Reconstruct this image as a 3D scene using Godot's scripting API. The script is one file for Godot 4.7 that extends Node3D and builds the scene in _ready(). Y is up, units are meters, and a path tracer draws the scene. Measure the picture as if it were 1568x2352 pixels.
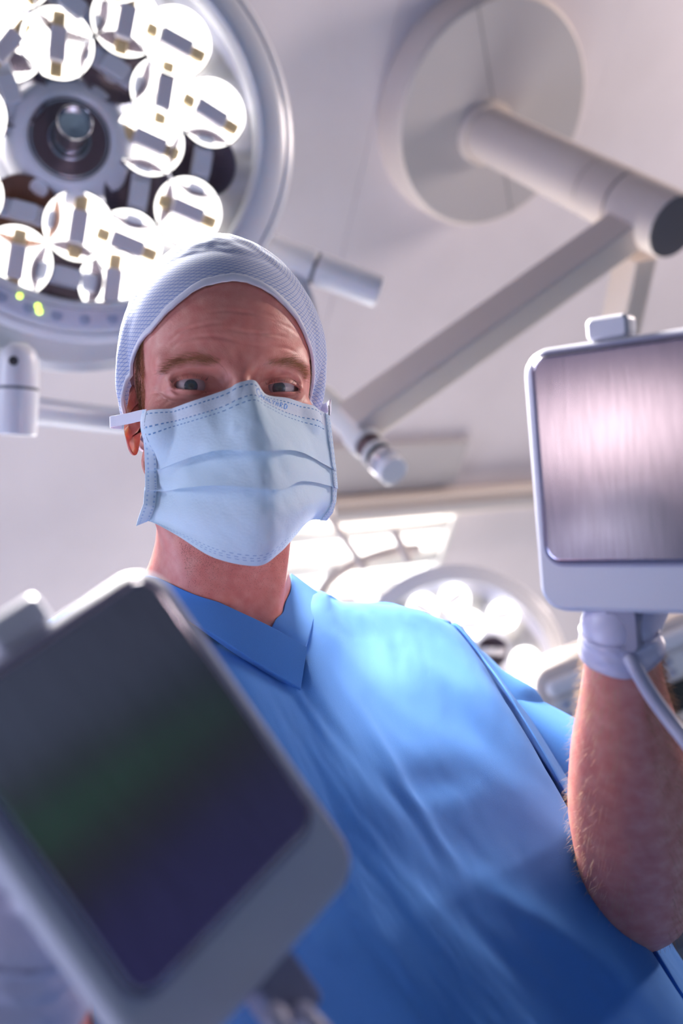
extends Node3D
# An operating room seen from the table: a surgeon in blue scrubs leans in with two defibrillator paddles.

var taken := {}
var M := {}

const YOKE: Array[Vector3] = [Vector3(-0.209, 2.654, -1.880), Vector3(-0.149, 2.674, -1.860), Vector3(-0.094, 2.676, -1.859), Vector3(-0.036, 2.665, -1.869), Vector3(0.038, 2.643, -1.891), Vector3(0.092, 2.616, -1.918)]
const SPOKES := [[Vector3(-0.028, 2.745, -1.720), Vector3(-0.046, 2.618, -1.845), 0.0095], [Vector3(0.071, 2.641, -1.823), Vector3(0.049, 2.578, -1.885), 0.0110], [Vector3(-0.188, 2.636, -1.828), Vector3(-0.095, 2.655, -1.809), 0.0080]]
# strength of the fittings
const LIGHT := {"lamp": 9.0, "lamp2": 1.2, "ceiling": 0.8, "viewer": 0.3, "wall": 7.5, "window_cool": 6.0, "window_back": 4.2, "panel": 2.8}


func _ready() -> void:
	var cam := Camera3D.new()
	cam.name = "camera"
	cam.transform = Transform3D(Basis(Vector3(0.76737, -0.45609, -0.45069), Vector3(0.64120, 0.54583, 0.53937), Vector3(0, -0.70288, 0.71130)).orthonormalized(), Vector3(0, 1, 0))
	var lens := CameraAttributesPhysical.new()
	lens.frustum_focal_length = 23.337
	lens.frustum_focus_distance = 0.80
	lens.exposure_aperture = 2.2
	cam.attributes = lens
	cam.near = 0.05
	cam.far = 60.0
	add_child(cam)
	cam.current = true
	var env := Environment.new()
	env.background_mode = Environment.BG_COLOR
	env.background_color = Color(0.02, 0.02, 0.025)
	env.tonemap_mode = Environment.TONE_MAPPER_LINEAR
	env.tonemap_exposure = 1.0
	env.sdfgi_enabled = true
	env.ssao_enabled = true
	env.ssil_enabled = true
	var we := WorldEnvironment.new()
	we.name = "environment"
	we.environment = env
	add_child(we)
	materials()
	room()
	lamps()
	booms()
	fittings()
	paddles()
	table()
	surgeon()

# ---------------------------------------------------------------- helpers
class Shape:
	# collects smooth surfaces; commit() gives one ArrayMesh
	var v := PackedVector3Array()
	var n := PackedVector3Array()
	var uv := PackedVector2Array()
	var ix := PackedInt32Array()

	func grid(p: PackedVector3Array, cols: int, rows: int, flip := false, wrap := false, uvs := PackedVector2Array()) -> void:
		# rows x cols points; wrap: the last column repeats the first
		var base := v.size()
		v.append_array(p)
		var nn := PackedVector3Array()
		nn.resize(p.size())
		for r in rows - 1:
			for c in cols - 1:
				var a := r * cols + c
				var b := a + 1
				var d := a + cols
				var e := d + 1
				var f1 := (p[d] - p[a]).cross(p[b] - p[a])
				var f2 := (p[d] - p[b]).cross(p[e] - p[b])
				if flip:
					f1 = -f1
					f2 = -f2
				nn[a] += f1
				nn[b] += f1 + f2
				nn[d] += f1 + f2
				nn[e] += f2
				if flip:
					ix.append_array(PackedInt32Array([base + a, base + d, base + b, base + b, base + d, base + e]))
				else:
					ix.append_array(PackedInt32Array([base + a, base + b, base + d, base + b, base + e, base + d]))
		if wrap:
			for r in rows:
				var s := nn[r * cols] + nn[r * cols + cols - 1]
				nn[r * cols] = s
				nn[r * cols + cols - 1] = s
		for i in nn.size():
			n.append(nn[i].normalized() if nn[i].length_squared() > 1e-30 else Vector3.UP)
		if uvs.size() == p.size():
			uv.append_array(uvs)
		else:
			for r in rows:
				for c in cols:
					uv.append(Vector2(float(c) / (cols - 1), float(r) / (rows - 1)))

	func fan(ring: PackedVector3Array, normal: Vector3, flat := PackedVector2Array()) -> void:
		# a flat, convex face
		var base := v.size()
		var mid := Vector3.ZERO
		for p in ring:
			mid += p
		mid /= ring.size()
		v.append(mid)
		n.append(normal)
		uv.append(Vector2(0.5, 0.5))
		for i in ring.size():
			v.append(ring[i])
			n.append(normal)
			uv.append(flat[i] if flat.size() else Vector2(0.5, 0.5))
		var k := ring.size()
		var turn := (ring[1] - mid).cross(ring[0] - mid).dot(normal) > 0.0
		for i in k:
			var a := base + 1 + i
			var b := base + 1 + (i + 1) % k
			if turn:
				ix.append_array(PackedInt32Array([base, a, b]))
			else:
				ix.append_array(PackedInt32Array([base, b, a]))

	func tube(path: PackedVector3Array, radii: PackedFloat32Array, seg := 16, caps := true, squash := 1.0, side := Vector3.ZERO) -> void:
		var k := path.size()
		var pts := PackedVector3Array()
		var up := Vector3.ZERO
		var first := PackedVector3Array()
		var last := PackedVector3Array()
		for i in k:
			var t := (path[mini(i + 1, k - 1)] - path[maxi(i - 1, 0)]).normalized()
			if i == 0:
				up = side if side != Vector3.ZERO else (Vector3.UP if absf(t.y) < 0.9 else Vector3.RIGHT)
			up = (up - t * up.dot(t)).normalized()
			var w := t.cross(up)
			var r := radii[i] if i < radii.size() else radii[radii.size() - 1]
			for s in seg + 1:
				var a := TAU * s / seg
				var q := path[i] + (up * cos(a) + w * sin(a) * squash) * r
				pts.append(q)
				if s < seg:
					if i == 0:
						first.append(q)
					if i == k - 1:
						last.append(q)
		grid(pts, seg + 1, k, true, true)
		if caps:
			fan(first, (path[0] - path[1]).normalized())
			fan(last, (path[k - 1] - path[k - 2]).normalized())

	func lathe(profile: PackedVector2Array, seg := 48, at := Transform3D.IDENTITY) -> void:
		# profile of (radius, height) turned about z; corners sharper than 40 degrees stay sharp
		var runs: Array[PackedVector2Array] = []
		var run := PackedVector2Array([profile[0]])
		for i in range(1, profile.size()):
			run.append(profile[i])
			if i == profile.size() - 1 or absf((profile[i] - profile[i - 1]).angle_to(profile[i + 1] - profile[i])) > 0.7:
				runs.append(run)
				run = PackedVector2Array([profile[i]])
		for q in runs:
			var pts := PackedVector3Array()
			for p in q:
				for s in seg + 1:
					var a := TAU * s / seg
					pts.append(at * Vector3(p.x * cos(a), p.x * sin(a), p.y))
			grid(pts, seg + 1, q.size(), true, true)

	func slab(w: float, h: float, r: float, rings: PackedVector2Array, at := Transform3D.IDENTITY, seg := 7) -> void:
		# a rounded rectangle swept along z through rings of (inset, z), closed by flat faces
		var pts := PackedVector3Array()
		var k := 4 * (seg + 1)
		for g in rings:
			var rr := maxf(r - g.x, 0.0002)
			for c in 4:
				var cx := (w * 0.5 - g.x - rr) * (1.0 if c == 0 or c == 3 else -1.0)
				var cy := (h * 0.5 - g.x - rr) * (1.0 if c < 2 else -1.0)
				for s in seg + 1:
					var a := PI * 0.5 * c + PI * 0.5 * s / seg
					pts.append(at * Vector3(cx + rr * cos(a), cy + rr * sin(a), g.y))
			pts.append(pts[pts.size() - k])
		var flat := PackedVector2Array()
		var back := at.affine_inverse()
		for p in pts:
			var q := back * p
			flat.append(Vector2(q.x / w + 0.5, 0.5 - q.y / h))
		grid(pts, k + 1, rings.size(), rings[rings.size() - 1].y > rings[0].y, true, flat)
		var up := rings[rings.size() - 1].y > rings[0].y
		var z := at.basis.z.normalized() * (1.0 if up else -1.0)
		fan(pts.slice(0, k), -z, flat.slice(0, k))
		fan(pts.slice((rings.size() - 1) * (k + 1), (rings.size() - 1) * (k + 1) + k), z, flat.slice((rings.size() - 1) * (k + 1), (rings.size() - 1) * (k + 1) + k))

	func block(size: Vector3, bevel: float, at := Transform3D.IDENTITY) -> void:
		var b := minf(bevel, minf(size.x, minf(size.y, size.z)) * 0.45)
		var z := size.z * 0.5
		slab(size.x, size.y, b, PackedVector2Array([Vector2(b, -z), Vector2(b * 0.3, -z + b * 0.3), Vector2(0, -z + b), Vector2(0, z - b), Vector2(b * 0.3, z - b * 0.3), Vector2(b, z)]), at, 3)

	func commit() -> ArrayMesh:
		var a := []
		a.resize(Mesh.ARRAY_MAX)
		a[Mesh.ARRAY_VERTEX] = v
		a[Mesh.ARRAY_NORMAL] = n
		a[Mesh.ARRAY_TEX_UV] = uv
		a[Mesh.ARRAY_INDEX] = ix
		var m := ArrayMesh.new()
		m.add_surface_from_arrays(Mesh.PRIMITIVE_TRIANGLES, a)
		return m


func numbered(called: String) -> String:
	taken[called] = int(taken.get(called, -1)) + 1
	return called if taken[called] == 0 else "%s_%03d" % [called, taken[called]]


func thing(called: String, label: String, category: String, at := Transform3D.IDENTITY, group := "") -> Node3D:
	var o := Node3D.new()
	o.name = numbered(called)
	add_child(o)
	o.transform = at
	o.set_meta("label", label)
	o.set_meta("category", category)
	if group != "":
		o.set_meta("group", group)
	return o


func part(called: String, shape: Shape, mat: Material, parent: Node = self, label := "") -> MeshInstance3D:
	return piece(called, shape.commit(), mat, parent, label)


func piece(called: String, mesh: Mesh, mat: Material, parent: Node = self, label := "") -> MeshInstance3D:
	var o := MeshInstance3D.new()
	o.name = called
	o.mesh = mesh
	o.material_override = mat
	parent.add_child(o, true)
	if label != "":
		o.set_meta("label", label)
	return o


func struct(called: String, shape: Shape, mat: Material) -> MeshInstance3D:
	var o := part(called, shape, mat)
	o.set_meta("kind", "structure")
	return o


func mat(c: Color, rough := 0.5, metal := 0.0) -> StandardMaterial3D:
	var m := StandardMaterial3D.new()
	m.albedo_color = c
	m.roughness = rough
	m.metallic = metal
	return m


func glow(c: Color, energy: float) -> StandardMaterial3D:
	var m := mat(Color(0.9, 0.9, 0.9), 0.4)
	m.emission_enabled = true
	m.emission = c
	m.emission_energy_multiplier = energy
	return m


func noise_tex(size: int, freq: float, lo: Color, hi: Color, seed_ := 1, octaves := 4, bump := false) -> NoiseTexture2D:
	var f := FastNoiseLite.new()
	f.seed = seed_
	f.frequency = freq
	f.fractal_octaves = octaves
	var t := NoiseTexture2D.new()
	t.width = size
	t.height = size
	t.seamless = true
	t.noise = f
	if bump:
		t.as_normal_map = true
		t.bump_strength = 4.0
	else:
		var g := Gradient.new()
		g.set_color(0, lo)
		g.set_color(1, hi)
		t.color_ramp = g
	return t


func pos(o: Vector3, b: Basis = Basis.IDENTITY) -> Transform3D:
	return Transform3D(b, o)


func aim(z: Vector3, up := Vector3.UP) -> Basis:
	# a basis whose z axis points along z
	z = z.normalized()
	if absf(z.dot(up.normalized())) > 0.98:
		up = Vector3.RIGHT
	var x := up.cross(z).normalized()
	return Basis(x, z.cross(x), z)


func bez(a: Vector3, b: Vector3, c: Vector3, d: Vector3, k: int) -> PackedVector3Array:
	var out := PackedVector3Array()
	for i in k + 1:
		out.append(a.bezier_interpolate(b, c, d, float(i) / k))
	return out


func area(called: String, parent: Node, at: Transform3D, size: Vector2, c: Color, energy: float) -> void:
	# the light of a fitting; it shines along -z of its transform
	var l := AreaLight3D.new()
	l.name = called
	l.transform = at
	l.area_size = size
	l.light_color = c
	l.light_energy = energy
	l.area_range = 12.0
	l.area_attenuation = 2.0
	l.shadow_enabled = true
	parent.add_child(l, true)


# ---------------------------------------------------------------- materials
func materials() -> void:
	M.ceiling = mat(Color(0.86, 0.83, 0.85), 0.75)
	M.ceiling.albedo_texture = noise_tex(512, 0.012, Color(0.97, 0.97, 0.97), Color(1, 1, 1), 4)
	M.ceiling.uv1_triplanar = true
	M.ceiling.uv1_scale = Vector3(0.6, 0.6, 0.6)
	M.wall = mat(Color(0.30, 0.36, 0.45), 0.6)
	M.lilac = mat(Color(0.42, 0.40, 0.55), 0.7)
	M.pale = mat(Color(0.80, 0.78, 0.82), 0.7)
	M.floor = mat(Color(0.36, 0.43, 0.50), 0.5)
	M.white = mat(Color(0.86, 0.855, 0.85), 0.42)
	M.white_shiny = mat(Color(0.88, 0.88, 0.9), 0.28)
	M.white_shiny.clearcoat_enabled = true
	M.white_shiny.clearcoat = 0.4
	M.grey = mat(Color(0.74, 0.75, 0.80), 0.35)
	M.groove = mat(Color(0.36, 0.37, 0.42), 0.6)
	M.beige = mat(Color(0.84, 0.79, 0.755), 0.5)
	M.canopy = mat(Color(0.72, 0.70, 0.705), 0.6)
	M.holder = mat(Color(0.9, 0.87, 0.88), 0.5)
	M.dark = mat(Color(0.05, 0.05, 0.06), 0.85)
	M.steel = mat(Color(0.78, 0.78, 0.8), 0.2, 1.0)
	M.chrome = mat(Color(0.9, 0.9, 0.92), 0.08, 1.0)
	M.bronze = mat(Color(0.42, 0.35, 0.37), 0.28, 0.6)
	M.face = mat(Color(0.84, 0.84, 0.89), 0.35)
	M.hub = mat(Color(0.92, 0.92, 0.95), 0.35)
	M.bulb = glow(Color(1, 0.985, 0.96), 3.0)
	M.bowl = mat(Color(0.42, 0.38, 0.43), 0.32, 0.6)
	M.copper = mat(Color(0.56, 0.42, 0.36), 0.3, 0.6)
	M.amber = mat(Color(0.84, 0.74, 0.56), 0.4)
	M.led = glow(Color(0.85, 1.0, 0.0), 3.0)
	M.panel = glow(Color(1, 0.99, 0.97), 2.4)
	M.glass = mat(Color(0.85, 0.95, 0.95, 0.05), 0.03)
	M.glass.transparency = BaseMaterial3D.TRANSPARENCY_ALPHA
	M.screen = mat(Color(0.03, 0.035, 0.05), 0.1)
	M.drape = mat(Color(0.03, 0.055, 0.25), 0.9)
	M.green = mat(Color(0.04, 0.42, 0.26), 0.7)
	M.key = mat(Color(0.60, 0.64, 0.74), 0.5)


# ---------------------------------------------------------------- the room: its walls run at 45 degrees to the world's x and z
const TURN := PI / 4.0
const CEIL := 3.05


func at_room(a: float, y: float, b: float) -> Vector3:
	return Vector3(a, y, b).rotated(Vector3.UP, TURN)


func room_box(a0: float, a1: float, y0: float, y1: float, b0: float, b1: float, bevel := 0.004) -> Shape:
	var s := Shape.new()
	var t := Transform3D(Basis(Vector3.UP, TURN), at_room((a0 + a1) / 2, (y0 + y1) / 2, (b0 + b1) / 2))
	s.block(Vector3(a1 - a0, y1 - y0, b1 - b0), bevel, t)
	return s


func room() -> void:
	struct("floor", room_box(-3.2, 4.0, -0.1, 0.0, -3.6, 3.4), M.floor)
	# the ceiling is built round the recess of the luminous panel
	var s := room_box(-3.2, 1.27, CEIL, CEIL + 0.12, -3.6, 3.4)
	for r in [[1.9, 4.0, -3.6, 3.4], [1.27, 1.9, -3.6, -1.80], [1.27, 1.9, -1.43, 3.4]]:
		var q := room_box(r[0], r[1], CEIL, CEIL + 0.12, r[2], r[3], 0.001)
		var base := s.v.size()
		s.v.append_array(q.v)
		s.n.append_array(q.n)
		s.uv.append_array(q.uv)
		for i in q.ix:
			s.ix.append(i + base)
	struct("ceiling", s, M.ceiling)
	struct("wall_far", room_box(3.8, 3.95, 0, CEIL, -3.6, 3.4), M.wall)
	# wall panels with open joints
	var w := struct("wall_side", room_box(-3.2, 4.0, 0, CEIL, -3.62, -3.46), M.groove)
	for k in 6:
		for j in 2:
			var y0 := 0.0 if j == 0 else 2.36
			part("wall_panel", room_box(-3.18 + k * 1.165, -3.18 + k * 1.165 + 1.158, y0, 2.353 if j == 0 else CEIL, -3.47, -3.44, 0.002), M.wall, w)
	struct("wall_near", room_box(-3.2, -3.05, 0, CEIL, -3.6, 3.4), M.lilac)
	struct("trim_1", room_box(-3.05, -3.03, 0, 0.92, -3.4, 3.25), M.wall)
	struct("wall_behind", room_box(-3.2, 4.0, 0, CEIL, 3.25, 3.4), M.wall)
	var dark_base := room_box(3.77, 3.8, 0.0, 0.12, -3.4, 3.25)
	struct("baseboard_far", dark_base, M.dark)

	# luminous ceiling panel with bars between its strips
	var o := thing("ceiling_light", "recessed luminous ceiling panel split by white bars above the shoulder", "ceiling light", pos(at_room(1.585, CEIL, -1.615), Basis(Vector3.UP, TURN)))
	var f := Shape.new()
	for q in [[0, 0.185, 0.63, 0.02], [0, -0.185, 0.63, 0.02]]:
		f.block(Vector3(q[2], 0.05, q[3]), 0.004, pos(Vector3(q[0], 0.02, q[1])))
	for q in [-0.315, 0.315]:
		f.block(Vector3(0.02, 0.05, 0.39), 0.004, pos(Vector3(q, 0.02, 0)))
	part("frame", f, M.white, o)
	for z in [-0.067, 0.06]:
		var b := Shape.new()
		b.block(Vector3(0.61, 0.03, 0.042), 0.006, pos(Vector3(0, 0.018, z)))
		part("bar", b, M.white, o)
	var d := Shape.new()
	d.block(Vector3(0.62, 0.02, 0.37), 0.003, pos(Vector3(0, 0.055, 0)))
	part("diffuser", d, M.panel, o)
	area("ceiling_light_beam", o, Transform3D(Basis(Vector3.RIGHT, -PI / 2), Vector3(0, 0.0, 0)), Vector2(0.58, 0.33), Color(1, 0.98, 0.95), LIGHT.ceiling)

	# a film viewer glowing on the near wall
	o = thing("film_viewer", "small wall mounted light box glowing behind the operating table", "light box", pos(at_room(-3.04, 1.25, -0.24), Basis(Vector3.UP, TURN + PI / 2)))
	fitting(o, Vector2(0.40, 0.34), Color(1.0, 0.90, 0.86), 4.0, LIGHT.viewer, "viewer_beam")
	o = thing("wall_lamp", "bright wide wall lamp high beside the ceiling mount", "wall lamp", pos(at_room(3.79, 2.35, 0.7), Basis(Vector3.UP, TURN - PI / 2)))
	fitting(o, Vector2(0.9, 0.3), Color(1.0, 0.93, 0.9), 3.5, LIGHT.wall, "wall_lamp_beam")
	# frosted windows: one on the camera's side, one behind the surgeon
	for q in [["window_1", at_room(-3.04, 1.9, -2.55), TURN + PI / 2, Vector2(1.5, 1.4), Color(0.80, 0.84, 1.0), LIGHT.window_cool], ["window_2", at_room(1.5, 2.0, -3.43), TURN, Vector2(2.4, 1.2), Color(1.0, 0.97, 0.95), LIGHT.window_back]]:
		var wn := Node3D.new()
		wn.name = q[0]
		add_child(wn)
		wn.transform = pos(q[1], Basis(Vector3.UP, q[2]))
		wn.set_meta("kind", "structure")
		fitting(wn, q[3], q[4], 3.0, q[5], "window_light")
	# a ceiling panel out of the frame
	o = thing("ceiling_panel", "square glowing ceiling panel near the film viewer", "ceiling light", pos(at_room(-1.7, CEIL, -0.3), Basis(Vector3.UP, TURN) * Basis(Vector3.RIGHT, PI / 2)))
	fitting(o, Vector2(0.9, 0.9), Color(0.92, 0.93, 1.0), 2.5, LIGHT.panel, "panel_beam")


func fitting(o: Node3D, size: Vector2, c: Color, shine: float, energy: float, beam: String) -> void:
	# a flat luminous fitting facing its z axis
	var f := Shape.new()
	f.slab(size.x, size.y, 0.03, PackedVector2Array([Vector2(0, 0), Vector2(0, 0.04), Vector2(0.008, 0.05)]))
	part("frame", f, M.white, o)
	f = Shape.new()
	f.slab(size.x - 0.06, size.y - 0.06, 0.02, PackedVector2Array([Vector2(0, 0.05), Vector2(0, 0.054), Vector2(0.002, 0.056)]))
	part("pane", f, glow(c, shine), o)
	area(beam, o, Transform3D(Basis(Vector3.UP, PI), Vector3(0, 0, 0.065)), size - Vector2(0.08, 0.08), c, energy)


# ---------------------------------------------------------------- surgical lamps
func reflector(parent: Node3D, at: Vector2, r: float, turn: float, lit: bool, k: int) -> void:
	var s := Shape.new()
	var deep := r * 0.62
	var prof := PackedVector2Array([Vector2(r * 0.98, -0.012), Vector2(r, 0.0), Vector2(r * 0.97, 0.0015)])
	for i in 9:
		var q := 1.0 - i / 8.0
		prof.append(Vector2(r * 0.955 * q, -deep * (1.0 - q * q)))
	s.lathe(prof, 40)
	var look: Material = M.bulb if lit else (M.copper if k == 17 else M.bowl)
	var o := piece("reflector", s.commit(), look, parent)
	o.position = Vector3(at.x, at.y, 0.0)
	o.rotation.z = turn
	var rim := Shape.new()
	rim.lathe(PackedVector2Array([Vector2(r * 0.97, -0.01), Vector2(r * 1.012, -0.01), Vector2(r * 1.012, 0.001), Vector2(r * 0.99, 0.003), Vector2(r * 0.965, 0.001)]), 40)
	part("reflector_rim", rim, M.steel, o)
	# the bulb holder crosses the bowl
	var b := Shape.new()
	if lit:
		b.block(Vector3(r * 0.46, r * 0.95, 0.02), 0.003, pos(Vector3(0, 0, -0.006)))
		part("bulb_holder", b, M.holder, o)
		for e in [-1, 1]:
			b = Shape.new()
			b.block(Vector3(r * 0.36, r * 0.44, 0.012), 0.003, pos(Vector3(0, e * r * 0.70, -0.009)))
			part("holder_foot", b, M.amber, o)
	else:
		b.block(Vector3(r * 0.56, r * 1.75, 0.01), 0.01, pos(Vector3(0, 0, -0.010)))
		part("bridge", b, M.hub, o)
		b = Shape.new()
		b.slab(r * 0.52, r * 0.78, 0.006, PackedVector2Array([Vector2(0, -0.01), Vector2(0, 0.004), Vector2(0.002, 0.007)]))
		part("bulb_holder", b, M.white_shiny, o)
		# pressed ribs of the unlit bowl
		b = Shape.new()
		for e in [-1, 1]:
			for i in 11:
				var a := (i - 5) * 0.17 + (0.0 if e > 0 else PI)
				var path := PackedVector3Array()
				for j in 5:
					var q := 0.45 + 0.12 * j
					path.append(Vector3(cos(a) * r * q, sin(a) * r * q, -deep * (1.0 - q * q) + 0.001))
				b.tube(path, PackedFloat32Array([0.0009, 0.0013, 0.0017, 0.0019, 0.0012]), 6, false)
		part("rib", b, look, o).set_meta("kind", "stuff")


func surgical_lamp(called_label: String, at: Transform3D, cells: Array, r: float, glass_r: float, hub: Vector2, energy: float) -> Node3D:
	var o := thing("surgical_lamp", called_label, "surgical lamp", at, "surgical lamps")
	var s := Shape.new()
	s.lathe(PackedVector2Array([Vector2(0.0, -0.125), Vector2(0.10, -0.122), Vector2(0.19, -0.108), Vector2(0.25, -0.085), Vector2(0.285, -0.06), Vector2(0.298, -0.04), Vector2(0.304, -0.02)]), 96)
	part("housing", s, M.white, o)
	s = Shape.new()
	s.lathe(PackedVector2Array([Vector2(0.304, -0.03), Vector2(0.309, -0.022), Vector2(0.309, -0.012), Vector2(0.303, -0.005), Vector2(0.297, -0.003), Vector2(0.2955, -0.006), Vector2(0.294, -0.003), Vector2(0.28, 0.006), Vector2(0.262, 0.010), Vector2(glass_r + 0.004, 0.009), Vector2(glass_r, 0.004), Vector2(glass_r, -0.045)]), 96)
	part("rim", s, M.white_shiny, o)
	s = Shape.new()
	s.lathe(PackedVector2Array([Vector2(glass_r + 0.003, -0.03), Vector2(0.17, -0.03), Vector2(0.0, -0.028)]), 96)
	part("face_plate", s, M.face, o)
	var k := 0
	for c in cells:
		reflector(o, Vector2(c[0], c[1]) * 0.01, r, deg_to_rad(c[2]), c[3] == 1, k)
		k += 1
	# deep rear cover that hangs below the rim
	s = Shape.new()
	s.lathe(PackedVector2Array([Vector2(0.0, -0.24), Vector2(0.10, -0.235), Vector2(0.19, -0.215), Vector2(0.25, -0.18), Vector2(0.285, -0.13), Vector2(0.298, -0.08), Vector2(0.298, -0.045), Vector2(0.285, -0.03), Vector2(0.0, -0.03)]), 80, pos(Vector3(-0.02, -0.052, 0)))
	part("rear_cover", s, M.white, o)
	# hub with the sterile handle
	var h := Node3D.new()
	s = Shape.new()
	s.lathe(PackedVector2Array([Vector2(0.095, -0.028), Vector2(0.088, -0.012), Vector2(0.074, 0.002), Vector2(0.062, 0.006), Vector2(0.057, 0.004), Vector2(0.056, -0.004)]), 64)
	var hubp := part("hub", s, M.hub, o)
	hubp.position = Vector3(hub.x, hub.y, 0)
	s = Shape.new()
	s.lathe(PackedVector2Array([Vector2(0.056, -0.003), Vector2(0.030, -0.004), Vector2(0.028, -0.008), Vector2(0.0, -0.008)]), 64)
	part("hub_plate", s, M.bronze, hubp)
	for q in [0.052, 0.028]:
		s = Shape.new()
		var ring := PackedVector2Array()
		for i in 9:
			ring.append(Vector2(q - 0.0016 * cos(PI * i / 8), -0.003 + 0.0022 * sin(PI * i / 8)))
		ring.reverse()
		s.lathe(ring, 64)
		part("hub_ring", s, M.chrome, hubp)
	s = Shape.new()
	s.lathe(PackedVector2Array([Vector2(0.0245, -0.008), Vector2(0.0245, 0.004), Vector2(0.0225, 0.008), Vector2(0.0225, 0.082), Vector2(0.0232, 0.085), Vector2(0.0222, 0.087), Vector2(0.0205, 0.085), Vector2(0.0200, 0.060), Vector2(0.0, 0.058)]), 48)
	var hd := part("handle", s, M.steel, o)
	hd.position = Vector3(hub.x, hub.y, 0)
	h.free()
	# control strip on the rim
	var strip := Shape.new()
	var pts := PackedVector3Array()
	for i in 33:
		var a := deg_to_rad(-128 + 62.0 * i / 32)
		for rr in [[0.262, 0.0105], [0.264, 0.0125], [0.288, 0.0065], [0.290, 0.0035]]:
			pts.append(Vector3(cos(a) * rr[0], sin(a) * rr[0], rr[1]))
	strip.grid(pts, 4, 33, true)
	part("control_strip", strip, M.grey, o)
	for i in 7:
		var a := deg_to_rad(-122 + 8.0 * i)
		s = Shape.new()
		s.lathe(PackedVector2Array([Vector2(0.0085, -0.002), Vector2(0.008, 0.0012), Vector2(0.0, 0.0016)]), 20, pos(Vector3(cos(a) * 0.276, sin(a) * 0.276, 0.0095)))
		part("button", s, M.key, o)
	for i in 3:
		var a := deg_to_rad([-109.5, -103.8, -103.0][i])
		var q: float = [0.2655, 0.2700, 0.2765][i]
		s = Shape.new()
		s.lathe(PackedVector2Array([Vector2(0.0042, -0.002), Vector2(0.0038, 0.0022), Vector2(0.0, 0.003)]), 14, pos(Vector3(cos(a) * q, sin(a) * q, 0.0108)))
		part("indicator_light", s, M.led, o)
	s = Shape.new()
	s.lathe(PackedVector2Array([Vector2(glass_r + 0.001, 0.005), Vector2(0.0, 0.005)]), 64)
	# the beam of the lamp, just before its bulbs
	area("lamp_beam", o, pos(Vector3(0, 0, 0.095), Basis(Vector3.UP, PI)), Vector2(glass_r, glass_r) * 1.5, Color(1, 0.98, 0.95), energy)
	return o


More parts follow.
